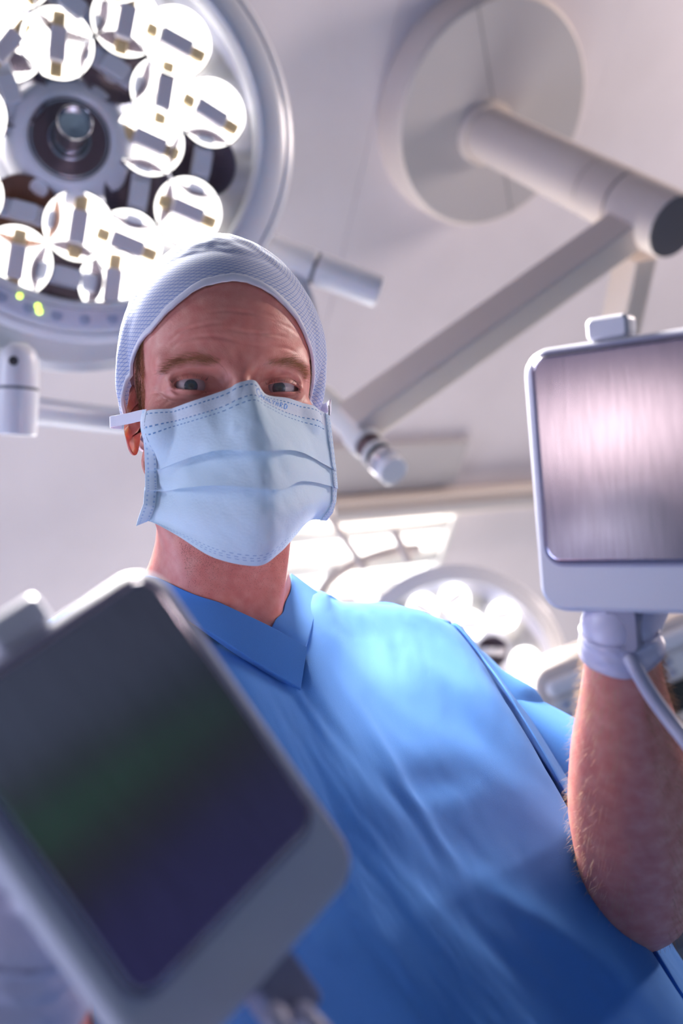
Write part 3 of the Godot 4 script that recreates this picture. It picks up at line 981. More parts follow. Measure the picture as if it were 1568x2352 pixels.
func build_head(s: Shape) -> void:
	var angs := PackedFloat32Array()
	for i in 181:
		angs.append(deg_to_rad(-100 + 200.0 * i / 180))
	for i in range(1, 40):
		angs.append(deg_to_rad(100 + 160.0 * i / 39))
	angs.append(deg_to_rad(260))
	var rows := []
	for i in 12:
		rows.append([3.0, 89.9 - 52.0 * i / 12, -0.8])
	for i in 62:
		rows.append([3.0, 37.9 - 37.9 * i / 62, -0.8])
	for i in 78:
		rows.append([3.0 - 6.2 * i / 78, 0.0, -0.8])
	for i in 26:
		rows.append([-3.2 - 8.8 * i / 26, 0.0, -0.8 - 1.6 * i / 26])
	for i in 40:
		rows.append([-12.0 - 14.0 * i / 39, 0.0, -2.4 - 3.0 * i / 39])
	var pts := PackedVector3Array()
	var last := PackedFloat32Array()
	last.resize(angs.size())
	last.fill(10.5)
	for r in rows:
		var o := Vector3(0, r[0], r[2])
		var el := deg_to_rad(r[1])
		for c in angs.size():
			var dir := Vector3(sin(angs[c]) * cos(el), sin(el), cos(angs[c]) * cos(el))
			var q := skin_from(o, dir, last[c] + 0.3)
			last[c] = q
			var p := o + dir * q
			if p.z > 2.0 and p.y > -3.0 and p.y < 7.0:
				p += dir * crease_depth(p.x, p.y)
			pts.append(head_point(p))
	s.grid(pts, angs.size(), rows.size(), false, true)


# eyes: iris, corners (towards his right, towards his left), heights of the lids, drop at the inner corner
var eyes := [
	{"at": Vector3(-3.40, 0.05, 6.05), "x0": -1.45, "x1": 2.0, "up": 0.47, "low": 0.42, "y0": 0.02, "y1": -0.42, "fold": 1.0},
	{"at": Vector3(3.40, -0.05, 6.05), "x0": -1.9, "x1": 1.52, "up": 0.34, "low": 0.40, "y0": -0.35, "y1": -0.12, "fold": 1.2},
]


func lid_margin(e: Dictionary, a: float) -> Vector2:
	var c := cos(a)
	var sn := sin(a)
	var x: float = e.x1 * c if c > 0 else -e.x0 * c
	var base: float = lerpf(0.0, e.y1, c * c) if c > 0 else lerpf(0.0, e.y0, c * c)
	var y: float = e.up * pow(sn, 0.85) if sn > 0 else -e.low * pow(-sn, 0.95)
	return Vector2(x, base + y)


func build_eyelids(s: Shape, e: Dictionary) -> void:
	var at: Vector3 = e.at
	var n := 72
	var rings := 22
	var pts := PackedVector3Array()
	for j in rings:
		for i in n + 1:
			var a := TAU * i / n
			var m := lid_margin(e, a)
			var out := Vector2(2.55 * cos(a), 0.1 + (1.95 if sin(a) > 0 else 1.7) * sin(a))
			var sn := sin(a)
			if j < 2:
				# the lid's thickness turns in to the eyeball
				var q := m * (0.93 if j == 0 else 0.99)
				var rho := q.length()
				var z := at.z + sqrt(maxf(1.2 * 1.2 - rho * rho, 0.0)) + (0.0 if j == 0 else 0.09)
				z = maxf(z, at.z + 0.52)
				pts.append(head_point(Vector3(at.x + q.x, at.y + q.y, z)))
				continue
			var t := float(j - 2) / (rings - 3)
			var w := pow(t, 1.25)
			var q2 := m.lerp(out, w)
			var x := at.x + q2.x
			var y := at.y + q2.y
			var zf := skin_front(x, y)
			var d := q2.length()
			var zl := at.z + sqrt(maxf(1.36 * 1.36 - d * d, 0.0))
			zl = -smin(-zl, -(at.z + 0.62), 0.3)
			var k := smoothstep(0.08, 0.8, w)
			var z2 := lerpf(-smin(-zl, -zf, 0.2), zf, k)
			if sn > 0:
				# upper lid, its crease and the fold that overhangs it
				z2 += sn * (-0.08 * exp(-pow((w - 0.25) / 0.07, 2.0)) + 0.20 * float(e.fold) * exp(-pow((w - 0.46) / 0.16, 2.0)))
			else:
				z2 += -sn * (0.06 * exp(-pow((w - 0.10) / 0.08, 2.0)) - 0.05 * exp(-pow((w - 0.28) / 0.06, 2.0)) + 0.08 * exp(-pow((w - 0.45) / 0.12, 2.0)) - 0.05 * exp(-pow((w - 0.72) / 0.1, 2.0)))
			z2 += crease_depth(x, y) * smoothstep(0.1, 0.4, w)
			z2 += 0.03 * (1.0 - smoothstep(0.9, 1.0, w)) - 0.03 * smoothstep(0.97, 1.0, w)
			pts.append(head_point(Vector3(x, y, z2)))
	s.grid(pts, n + 1, rings, false, true)


func ball(c: Vector3, dir: Vector3, r: float, from_deg: float, to_deg: float, rings := 20, seg := 40) -> Shape:
	# a band of a sphere about dir, in the head's axes (cm)
	var s := Shape.new()
	var b := aim(dir)
	var pts := PackedVector3Array()
	var uvs := PackedVector2Array()
	for j in rings + 1:
		var t := deg_to_rad(lerpf(to_deg, from_deg, float(j) / rings))
		for i in seg + 1:
			var a := TAU * i / seg
			pts.append(head_point(c + b * (Vector3(sin(t) * cos(a), sin(t) * sin(a), cos(t)) * r)))
			var q := sin(t) / sin(deg_to_rad(to_deg)) * 0.5
			uvs.append(Vector2(0.5 + q * cos(a), 0.5 + q * sin(a)))
	s.grid(pts, seg + 1, rings + 1, true, true, uvs)
	return s


func iris_look() -> StandardMaterial3D:
	var n := FastNoiseLite.new()
	n.seed = 3
	n.frequency = 0.05
	var im := Image.create(128, 128, false, Image.FORMAT_RGB8)
	for y in 128:
		for x in 128:
			var v := Vector2(x - 63.5, y - 63.5)
			var r := v.length() / 64.0
			var a := v.angle()
			var f := 0.5 + 0.5 * n.get_noise_3d(cos(a) * 60, sin(a) * 60, r * 12)
			var c := Color(0.26, 0.33, 0.35).lerp(Color(0.13, 0.18, 0.21), f)
			c = c.lerp(Color(0.40, 0.28, 0.13), clampf(1.25 - r * 2.2, 0.0, 0.85) * (0.6 + 0.4 * f))
			if r > 0.86:
				c = c.lerp(Color(0.07, 0.09, 0.11), clampf((r - 0.86) / 0.1, 0, 1))
			im.set_pixel(x, y, c)
	var m := mat(Color.WHITE, 0.35)
	m.albedo_texture = ImageTexture.create_from_image(im)
	return m


func strand(s: Shape, root: Vector3, dir: Vector3, bend: Vector3, length: float, r: float) -> void:
	# one hair, in the head's axes (cm)
	var pts := PackedVector3Array()
	for i in 4:
		var t := i / 3.0
		pts.append(head_point(root + dir * (length * t) + bend * (length * t * t)))
	s.tube(pts, PackedFloat32Array([r * 0.01, r * 0.009, r * 0.007, r * 0.0015]), 3, false)


func build_ear(s: Shape, side: float) -> void:
	# the outer ear as rings from the canal out over the rim and back to the head
	var b := Basis(Vector3(0, 1, 0), side * 0.55) * Basis(Vector3(1, 0, 0), 0.18)
	var pts := PackedVector3Array()
	var n := 48
	# share of the radius, height above the head
	var prof := [[0.05, -0.9], [0.2, -0.75], [0.38, -0.35], [0.5, 0.25], [0.58, 0.42], [0.68, 0.30], [0.77, 0.18], [0.86, 0.45], [0.93, 0.62], [0.99, 0.55], [1.02, 0.3], [1.0, 0.02], [0.92, -0.2], [0.75, -0.5], [0.6, -0.9]]
	for q in prof:
		for i in n + 1:
			var a := TAU * i / n
			var y := sin(a)
			var x := cos(a)
			var w := 1.75 if y > -0.2 else lerpf(1.75, 1.15, clampf((-0.2 - y) / 0.8, 0, 1))
			var h: float = q[1]
			if y < -0.55 and q[0] > 0.4 and q[0] < 1.0:
				h = lerpf(h, 0.42, clampf((-0.55 - y) / 0.3, 0, 1))
			if x > 0.55 and q[0] > 0.55:
				h = lerpf(h, 0.12, clampf((x - 0.55) / 0.4, 0, 1))
			# across: towards the face; out: away from the head
			var p := Vector3(0, y * 3.25 * q[0] * (1.0 if q[0] > 0.3 else 1.0), x * w * q[0])
			p = p * 0.92 + Vector3(side * (h * 0.75 + 0.5), 0, 0)
			p = b * p
			p.x -= side * 0.24 * maxf(p.y + 1.2, 0.0)
			var at := Vector3(side * 6.85, -1.75, -0.7)
			pts.append(head_point(at + p))
	s.grid(pts, n + 1, prof.size(), side < 0, true)


func limb(s: Shape, path: Array, radii: Array, squash := 1.0) -> void:
	var p := PackedVector3Array()
	var rr := PackedVector3Array()
	for i in path.size():
		p.append(body_frame * (path[i] * 0.01))
		rr.append(Vector3(radii[i], 0, 0))
	p = smooth(p, 10)
	rr = smooth(rr, 10)
	var r := PackedFloat32Array()
	for q in rr:
		r.append(q.x)
	s.tube(p, r, 40, true, squash)


func net_surface(field: Callable, lo: Vector3, hi: Vector3, cell: float, s: Shape) -> void:
	# surface nets: one vertex in each cell the surface crosses
	var nx := int((hi.x - lo.x) / cell) + 1
	var ny := int((hi.y - lo.y) / cell) + 1
	var nz := int((hi.z - lo.z) / cell) + 1
	var f := PackedFloat32Array()
	f.resize(nx * ny * nz)
	for z in nz:
		for y in ny:
			for x in nx:
				f[x + nx * (y + ny * z)] = field.call(lo + Vector3(x, y, z) * cell)
	var where := PackedInt32Array()
	where.resize(nx * ny * nz)
	where.fill(-1)
	var corners := [Vector3i(0, 0, 0), Vector3i(1, 0, 0), Vector3i(0, 1, 0), Vector3i(1, 1, 0), Vector3i(0, 0, 1), Vector3i(1, 0, 1), Vector3i(0, 1, 1), Vector3i(1, 1, 1)]
	var pairs := [[0, 1], [2, 3], [4, 5], [6, 7], [0, 2], [1, 3], [4, 6], [5, 7], [0, 4], [1, 5], [2, 6], [3, 7]]
	var base := s.v.size()
	var count := 0
	for z in nz - 1:
		for y in ny - 1:
			for x in nx - 1:
				var d := PackedFloat32Array()
				var inside := 0
				for c in corners:
					var q := f[x + c.x + nx * (y + c.y + ny * (z + c.z))]
					d.append(q)
					if q < 0:
						inside += 1
				if inside == 0 or inside == 8:
					continue
				var sum := Vector3.ZERO
				var k := 0
				for e in pairs:
					if (d[e[0]] < 0) != (d[e[1]] < 0):
						sum += Vector3(corners[e[0]]).lerp(Vector3(corners[e[1]]), d[e[0]] / (d[e[0]] - d[e[1]]))
						k += 1
				var p := lo + (Vector3(x, y, z) + sum / k) * cell
				where[x + nx * (y + ny * z)] = count
				count += 1
				s.v.append(p)
				var h := cell * 0.5
				s.n.append(Vector3(field.call(p + Vector3(h, 0, 0)) - field.call(p - Vector3(h, 0, 0)), field.call(p + Vector3(0, h, 0)) - field.call(p - Vector3(0, h, 0)), field.call(p + Vector3(0, 0, h)) - field.call(p - Vector3(0, 0, h))).normalized())
				s.uv.append(Vector2.ZERO)
	var st := [1, nx, nx * ny]
	for z in range(1, nz - 1):
		for y in range(1, ny - 1):
			for x in range(1, nx - 1):
				var i := x + nx * (y + ny * z)
				for ax in 3:
					var j: int = i + st[ax]
					if (f[i] < 0) == (f[j] < 0):
						continue
					var u: int = st[(ax + 1) % 3]
					var w: int = st[(ax + 2) % 3]
					var a := where[i - u - w]
					var b := where[i - w]
					var c := where[i]
					var d := where[i - u]
					if a < 0 or b < 0 or c < 0 or d < 0:
						continue
					a += base
					b += base
					c += base
					d += base
					if f[i] < 0:
						s.ix.append_array(PackedInt32Array([a, c, b, a, d, c]))
					else:
						s.ix.append_array(PackedInt32Array([a, b, c, a, c, d]))


func spline_grid(ctrl: Array, sub_u: int, sub_v: int, wrap: bool) -> Array:
	# Catmull-Rom through a net of rows of points: [points, columns, rows]
	var wide := []
	for r in ctrl:
		var row := PackedVector3Array()
		var k: int = r.size()
		var spans := k if wrap else k - 1
		for i in spans:
			for j in sub_u:
				var a: Vector3 = r[i]
				var b: Vector3 = r[(i + 1) % k]
				var p: Vector3 = r[(i - 1 + k) % k] if wrap else r[maxi(i - 1, 0)]
				var q: Vector3 = r[(i + 2) % k] if wrap else r[mini(i + 2, k - 1)]
				row.append(a.cubic_interpolate(b, p, q, float(j) / sub_u))
		row.append(r[0] if wrap else r[k - 1])
		wide.append(row)
	var out := PackedVector3Array()
	var n: int = wide[0].size()
	var rows := 0
	for i in wide.size() - 1:
		for j in sub_v:
			for c in n:
				out.append(wide[i][c].cubic_interpolate(wide[i + 1][c], wide[maxi(i - 1, 0)][c], wide[mini(i + 2, wide.size() - 1)][c], float(j) / sub_v))
			rows += 1
	out.append_array(wide[wide.size() - 1])
	rows += 1
	return [out, n, rows]
const SHIRT := [
	[Vector3(-29.01, -11.70, -8.00), Vector3(-25.26, -9.28, -7.00), Vector3(-20.65, -6.60, -6.80), Vector3(-16.81, -5.58, -6.20), Vector3(-12.36, -9.11, -13.00), Vector3(-3.32, -7.08, -10.50), Vector3(0.24, -8.32, -11.50), Vector3(4.91, -8.60, -12.80), Vector3(10.03, -10.36, -14.00), Vector3(10.52, -10.94, -17.00), Vector3(11.89, -11.37, -18.50), Vector3(16.40, -16.76, -25.61), Vector3(18.19, -20.11, -29.09), Vector3(6.15, -18.40, -25.43), Vector3(-17.59, -18.45, -19.09), Vector3(-24.50, -17.09, -15.11)],
	[Vector3(-28.40, -15.76, -5.00), Vector3(-24.10, -13.94, -3.00), Vector3(-19.02, -11.03, -3.00), Vector3(-13.24, -9.24, -3.20), Vector3(-7.21, -11.11, -5.00), Vector3(-2.44, -9.75, -4.50), Vector3(1.74, -11.13, -6.60), Vector3(6.42, -10.99, -8.50), Vector3(11.62, -12.41, -10.40), Vector3(12.87, -13.90, -17.50), Vector3(13.75, -14.28, -12.50), Vector3(18.26, -19.67, -19.61), Vector3(20.54, -23.06, -29.59), Vector3(7.03, -21.07, -19.43), Vector3(-16.43, -23.10, -15.09), Vector3(-23.89, -21.15, -12.11)],
	[Vector3(-25.63, -18.05, 1.20), Vector3(-19.48, -17.15, 3.70), Vector3(-13.39, -15.38, 4.20), Vector3(-7.97, -13.48, 3.70), Vector3(-4.53, -13.99, 2.70), Vector3(-1.66, -14.03, 2.50), Vector3(2.64, -14.70, 0.70), Vector3(7.89, -15.06, -1.60), Vector3(13.26, -15.52, -4.70), Vector3(14.61, -17.10, -11.80), Vector3(15.18, -16.74, -6.80), Vector3(19.69, -22.13, -13.91), Vector3(22.28, -26.26, -23.89), Vector3(7.81, -25.35, -12.43), Vector3(-11.82, -26.31, -8.39), Vector3(-21.12, -23.44, -5.91)],
	[Vector3(-21.91, -22.23, 7.80), Vector3(-15.78, -21.00, 9.80), Vector3(-9.80, -19.49, 10.80), Vector3(-4.36, -18.58, 10.80), Vector3(-1.35, -18.79, 10.00), Vector3(1.42, -18.83, 9.30), Vector3(4.97, -19.09, 7.10), Vector3(10.06, -19.70, 4.80), Vector3(15.91, -20.76, 1.40), Vector3(17.54, -22.63, -5.70), Vector3(17.92, -22.07, -1.00), Vector3(22.43, -27.46, -8.11), Vector3(25.20, -31.80, -17.79), Vector3(10.89, -30.15, -5.63), Vector3(-8.11, -30.16, -2.29), Vector3(-17.40, -27.62, 0.69)],
	[Vector3(-20.02, -26.45, 10.00), Vector3(-13.30, -24.73, 13.00), Vector3(-7.33, -23.49, 14.00), Vector3(-1.56, -22.91, 14.00), Vector3(1.34, -22.94, 13.50), Vector3(4.15, -23.07, 12.70), Vector3(7.65, -23.59, 10.30), Vector3(12.24, -24.22, 7.50), Vector3(18.24, -25.02, 3.60), Vector3(20.11, -27.44, -3.00), Vector3(20.65, -27.39, 0.50), Vector3(25.16, -32.78, -6.61), Vector3(27.77, -36.60, -15.09), Vector3(13.62, -34.39, -2.23), Vector3(-5.63, -33.89, 0.91), Vector3(-15.51, -31.84, 2.89)],
	[Vector3(-21.24, -31.04, 10.00), Vector3(-11.31, -28.10, 16.00), Vector3(-5.03, -26.89, 17.50), Vector3(0.98, -26.62, 17.50), Vector3(4.02, -26.83, 17.00), Vector3(6.86, -27.17, 16.20), Vector3(10.30, -27.90, 13.80), Vector3(14.71, -28.69, 10.50), Vector3(20.71, -29.53, 6.10), Vector3(22.44, -31.80, 1.30), Vector3(23.33, -31.96, 2.00), Vector3(27.84, -37.35, -5.11), Vector3(30.10, -40.96, -10.79), Vector3(16.33, -38.49, 1.27), Vector3(-3.64, -37.26, 3.91), Vector3(-16.73, -36.43, 2.89)],
	[Vector3(-20.49, -35.22, 11.50), Vector3(-9.25, -31.62, 18.50), Vector3(-2.73, -30.85, 20.00), Vector3(3.54, -30.60, 20.50), Vector3(6.59, -30.85, 20.00), Vector3(9.63, -31.37, 19.00), Vector3(13.26, -32.76, 16.30), Vector3(18.06, -34.20, 13.50), Vector3(24.13, -35.22, 11.10), Vector3(25.70, -37.27, 6.90), Vector3(26.48, -37.09, 6.50), Vector3(30.99, -42.48, -0.61), Vector3(33.37, -46.43, -5.19), Vector3(19.10, -42.69, 4.07), Vector3(-1.58, -40.79, 6.41), Vector3(-15.98, -40.61, 4.39)],
	[Vector3(-18.58, -39.85, 16.00), Vector3(-6.64, -35.80, 22.50), Vector3(-0.10, -35.18, 23.50), Vector3(6.27, -34.87, 24.00), Vector3(9.45, -35.30, 23.30), Vector3(12.64, -35.93, 22.30), Vector3(16.30, -37.67, 19.50), Vector3(21.03, -39.10, 17.20), Vector3(27.48, -40.10, 15.60), Vector3(29.31, -42.62, 11.40), Vector3(30.05, -42.51, 11.00), Vector3(34.56, -47.90, 3.89), Vector3(36.97, -51.79, -0.69), Vector3(22.11, -47.25, 7.37), Vector3(1.03, -44.97, 10.41), Vector3(-14.07, -45.24, 8.89)],
	[Vector3(-10.48, -49.57, 28.78), Vector3(1.46, -45.52, 35.28), Vector3(8.00, -44.90, 36.28), Vector3(14.37, -44.59, 36.78), Vector3(17.55, -45.02, 36.08), Vector3(20.74, -45.65, 35.08), Vector3(24.40, -47.39, 32.28), Vector3(29.13, -48.82, 29.98), Vector3(35.58, -49.82, 28.38), Vector3(37.41, -52.34, 24.18), Vector3(38.15, -52.23, 23.78), Vector3(42.66, -57.62, 16.67), Vector3(45.07, -61.51, 12.09), Vector3(30.21, -56.97, 20.15), Vector3(9.13, -54.69, 23.19), Vector3(-5.97, -54.96, 21.67)],
	[Vector3(-2.38, -59.29, 41.56), Vector3(9.56, -55.24, 48.06), Vector3(16.10, -54.62, 49.06), Vector3(22.47, -54.31, 49.56), Vector3(25.65, -54.74, 48.86), Vector3(28.84, -55.37, 47.86), Vector3(32.50, -57.11, 45.06), Vector3(37.23, -58.54, 42.76), Vector3(43.68, -59.54, 41.16), Vector3(45.51, -62.06, 36.96), Vector3(46.25, -61.95, 36.56), Vector3(50.76, -67.34, 29.45), Vector3(53.17, -71.23, 24.87), Vector3(38.31, -66.69, 32.93), Vector3(17.23, -64.41, 35.97), Vector3(2.13, -64.68, 34.45)],
]
const MASK := [
	[Vector3(-6.84, -1.59, 4.65), Vector3(-6.15, -2.00, 5.20), Vector3(-3.98, -1.41, 8.10), Vector3(-1.55, -0.64, 9.10), Vector3(0.61, 0.14, 9.60), Vector3(1.82, -0.84, 8.80), Vector3(3.94, -1.03, 7.70), Vector3(7.05, -1.69, 5.00), Vector3(7.85, -2.01, 4.30)],
	[Vector3(-6.90, -3.04, 4.55), Vector3(-6.00, -2.95, 5.10), Vector3(-4.01, -2.56, 8.10), Vector3(-1.81, -1.96, 9.50), Vector3(0.33, -1.14, 10.50), Vector3(1.53, -1.60, 9.80), Vector3(3.48, -2.23, 8.40), Vector3(7.10, -2.77, 5.00), Vector3(8.00, -3.05, 4.20)],
	[Vector3(-6.78, -4.68, 4.25), Vector3(-5.92, -4.72, 4.80), Vector3(-4.04, -4.12, 8.00), Vector3(-1.72, -3.40, 10.10), Vector3(0.44, -3.02, 11.80), Vector3(1.96, -3.25, 10.90), Vector3(4.03, -3.75, 9.00), Vector3(7.27, -4.60, 5.00), Vector3(8.23, -4.80, 4.00)],
	[Vector3(-6.71, -6.15, 3.75), Vector3(-5.87, -6.16, 4.30), Vector3(-4.02, -5.48, 7.60), Vector3(-2.02, -5.05, 10.30), Vector3(0.50, -5.25, 12.30), Vector3(2.17, -5.16, 11.60), Vector3(4.14, -5.18, 9.50), Vector3(7.27, -6.00, 5.10), Vector3(8.42, -6.45, 3.80)],
	[Vector3(-6.65, -5.73, 3.15), Vector3(-5.77, -5.69, 3.70), Vector3(-3.81, -4.95, 6.30), Vector3(-1.73, -4.56, 9.00), Vector3(0.74, -4.75, 11.20), Vector3(2.48, -4.61, 10.30), Vector3(4.53, -4.57, 8.00), Vector3(7.53, -5.32, 4.10), Vector3(8.46, -5.87, 3.60)],
	[Vector3(-6.72, -6.99, 3.55), Vector3(-5.74, -7.05, 4.10), Vector3(-3.87, -6.53, 7.20), Vector3(-1.75, -6.28, 9.80), Vector3(0.64, -6.53, 11.90), Vector3(2.35, -6.33, 11.10), Vector3(4.37, -6.13, 9.00), Vector3(7.37, -6.75, 4.80), Vector3(8.54, -7.15, 3.60)],
	[Vector3(-6.75, -7.76, 3.65), Vector3(-5.44, -7.80, 4.20), Vector3(-4.14, -7.64, 7.60), Vector3(-2.07, -7.58, 10.20), Vector3(0.63, -7.90, 12.10), Vector3(2.31, -7.97, 11.40), Vector3(4.27, -7.35, 9.30), Vector3(7.36, -7.59, 4.90), Vector3(8.62, -7.89, 3.50)],
	[Vector3(-6.72, -7.41, 3.05), Vector3(-5.37, -7.38, 3.60), Vector3(-3.93, -7.15, 6.30), Vector3(-1.83, -7.11, 9.00), Vector3(0.87, -7.40, 11.00), Vector3(2.62, -7.44, 10.10), Vector3(4.66, -6.78, 7.80), Vector3(7.61, -7.00, 3.90), Vector3(8.65, -7.35, 3.30)],
	[Vector3(-6.88, -8.76, 3.35), Vector3(-5.84, -9.03, 3.90), Vector3(-4.05, -9.51, 7.00), Vector3(-1.84, -9.94, 9.40), Vector3(0.84, -9.85, 11.30), Vector3(2.82, -9.49, 10.40), Vector3(5.22, -8.89, 7.80), Vector3(7.40, -8.59, 4.40), Vector3(8.53, -8.92, 3.20)],
	[Vector3(-7.26, -9.83, 2.85), Vector3(-6.21, -9.93, 3.40), Vector3(-4.10, -10.94, 6.60), Vector3(-1.81, -11.80, 8.90), Vector3(1.00, -12.08, 10.40), Vector3(3.04, -11.12, 9.30), Vector3(5.16, -10.15, 6.80), Vector3(7.12, -9.52, 4.00), Vector3(8.27, -9.84, 3.00)],
	[Vector3(-7.41, -10.44, 2.45), Vector3(-6.55, -10.09, 3.00), Vector3(-4.76, -11.17, 5.80), Vector3(-2.33, -12.87, 8.20), Vector3(0.69, -13.55, 9.20), Vector3(2.62, -12.77, 8.00), Vector3(4.39, -11.64, 5.80), Vector3(6.36, -10.42, 3.20), Vector3(7.84, -10.47, 2.60)],
]
const BAND_OVER_IN := [Vector3(-16.69, -5.44, -5.20), Vector3(-14.04, -5.92, -3.60), Vector3(-11.31, -6.95, -2.40), Vector3(-8.71, -8.03, -1.60), Vector3(-5.74, -9.35, -1.00), Vector3(-2.77, -10.92, -0.30)]
const BAND_OVER_OUT := [Vector3(-17.27, -6.51, -5.50), Vector3(-15.06, -7.75, -3.60), Vector3(-12.26, -8.98, -1.50), Vector3(-9.21, -10.54, 0.20), Vector3(-6.06, -12.37, 1.20), Vector3(-3.19, -13.83, 2.30)]
const BAND_UNDER_IN := [Vector3(-4.59, -5.62, -10.50), Vector3(-4.80, -6.73, -8.50), Vector3(-5.07, -7.72, -6.50), Vector3(-5.32, -8.57, -4.50), Vector3(-5.60, -9.24, -3.20), Vector3(-5.98, -9.94, -2.40)]
const BAND_UNDER_OUT := [Vector3(-2.13, -7.32, -10.00), Vector3(-2.16, -8.18, -8.20), Vector3(-2.30, -9.01, -6.20), Vector3(-2.50, -9.79, -4.20), Vector3(-2.74, -10.59, -2.40), Vector3(-3.05, -11.50, -1.20)]
const ARM := [Vector3(17.44, -7.21, 17.50), Vector3(17.66, -8.37, 17.00), Vector3(18.11, -10.22, 15.80), Vector3(18.56, -12.14, 14.50), Vector3(19.51, -16.17, 12.00), Vector3(20.77, -20.92, 9.00), Vector3(21.85, -25.20, 6.50), Vector3(22.38, -28.85, 4.50), Vector3(21.90, -30.22, 0.00), Vector3(20.53, -28.35, -6.00), Vector3(18.34, -27.92, -12.00), Vector3(13.90, -24.04, -17.50), Vector3(9.83, -20.62, -19.50)]
const ARM_RIGHT := [Vector3(-14.40, -18.78, 34.50), Vector3(-14.83, -20.69, 33.80), Vector3(-15.29, -23.10, 33.00), Vector3(-16.15, -27.30, 31.00), Vector3(-16.78, -35.32, 27.00), Vector3(-18.99, -38.41, 20.00), Vector3(-20.89, -32.44, 14.00), Vector3(-22.77, -23.58, 5.50), Vector3(-22.88, -20.43, 0.00)]
const SLEEVE := [Vector3(9.35, -18.35, -19.00), Vector3(13.47, -22.34, -17.50), Vector3(17.37, -25.43, -15.50), Vector3(21.80, -27.90, -13.00)]



# brim of the cap: direction from the nose in degrees, height in cm
const ARM_R := [0.0225, 0.0228, 0.0248, 0.0285, 0.038, 0.0455, 0.045, 0.041, 0.043, 0.047, 0.049, 0.051, 0.052]
const BRIM := [[-180, -4.2], [-150, -4.2], [-120, -4.0], [-100, -3.0], [-90, -1.2], [-80, 0.7], [-69, 2.44], [-54, 3.76], [-46, 4.37], [-31.5, 5.83], [-22, 6.84], [-12, 7.43], [-2, 7.64], [7.5, 7.51], [16.6, 6.87], [24.7, 6.1], [33.6, 5.0], [42.3, 3.77], [53, 2.36], [71, 0.24], [82, -1.4], [95, -3.4], [120, -4.2], [150, -4.2], [180, -4.2]]


func brim_at(az: float) -> float:
	for i in BRIM.size() - 1:
		if az <= BRIM[i + 1][0]:
			var a: float = BRIM[i][1]
			var b: float = BRIM[i + 1][1]
			var t: float = (az - BRIM[i][0]) / float(BRIM[i + 1][0] - BRIM[i][0])
			return cubic_interpolate(a, b, BRIM[maxi(i - 1, 0)][1], BRIM[mini(i + 2, BRIM.size() - 1)][1], t)
	return -4.2


func cap_out(dir: Vector3) -> float:
	# radius of the loose cap about its middle
	var a := 8.95 if dir.x > 0 else 8.45
	var q := Vector3(absf(dir.x) / a, absf(dir.y) / 10.35, absf(dir.z) / (10.2 if dir.z < 0 else 9.6))
	var p := 1.84
	return pow(pow(q.x, p) + pow(q.y, p) + pow(q.z, p), -1.0 / p)


func cloth_look(c: Color, seed_: int, grain := 0.94) -> StandardMaterial3D:
	var m := mat(c, 0.85)
	m.albedo_texture = noise_tex(512, 0.35, Color(grain, grain, grain), Color.WHITE, seed_, 2)
	m.uv1_triplanar = true
	m.uv1_scale = Vector3.ONE * 9.0
	m.normal_enabled = true
	m.normal_texture = noise_tex(512, 0.4, Color.BLACK, Color.WHITE, seed_ + 1, 2, true)
	m.normal_scale = 0.25
	m.rim_enabled = true
	m.rim = 0.25
	return m


func cap_look() -> StandardMaterial3D:
	# printed blue lattice; one tile is 3.2 cm across
	var n := 512
	var im := Image.create(n, n, false, Image.FORMAT_RGB8)
	var paper := Color(0.80, 0.82, 0.89)
	var ink := Color(0.30, 0.44, 0.76)
	for y in n:
		for x in n:
			var u := float(x) / n
			var v := float(y) / n
			var l1 := absf(fposmod(v * 9.0 + u * 2.0, 1.0) - 0.5)
			var l2 := absf(fposmod(v * 8.0 - u * 5.0, 1.0) - 0.5)
			var k := maxf(smoothstep(0.10, 0.04, l1), 0.9 * smoothstep(0.10, 0.04, l2))
			im.set_pixel(x, y, paper.lerp(ink, 0.70 * k))
	var m := mat(Color.WHITE, 0.85)
	m.albedo_texture = ImageTexture.create_from_image(im)
	m.rim_enabled = true
	m.rim = 0.2
	m.backlight_enabled = true
	m.backlight = Color(0.25, 0.26, 0.3)
	return m


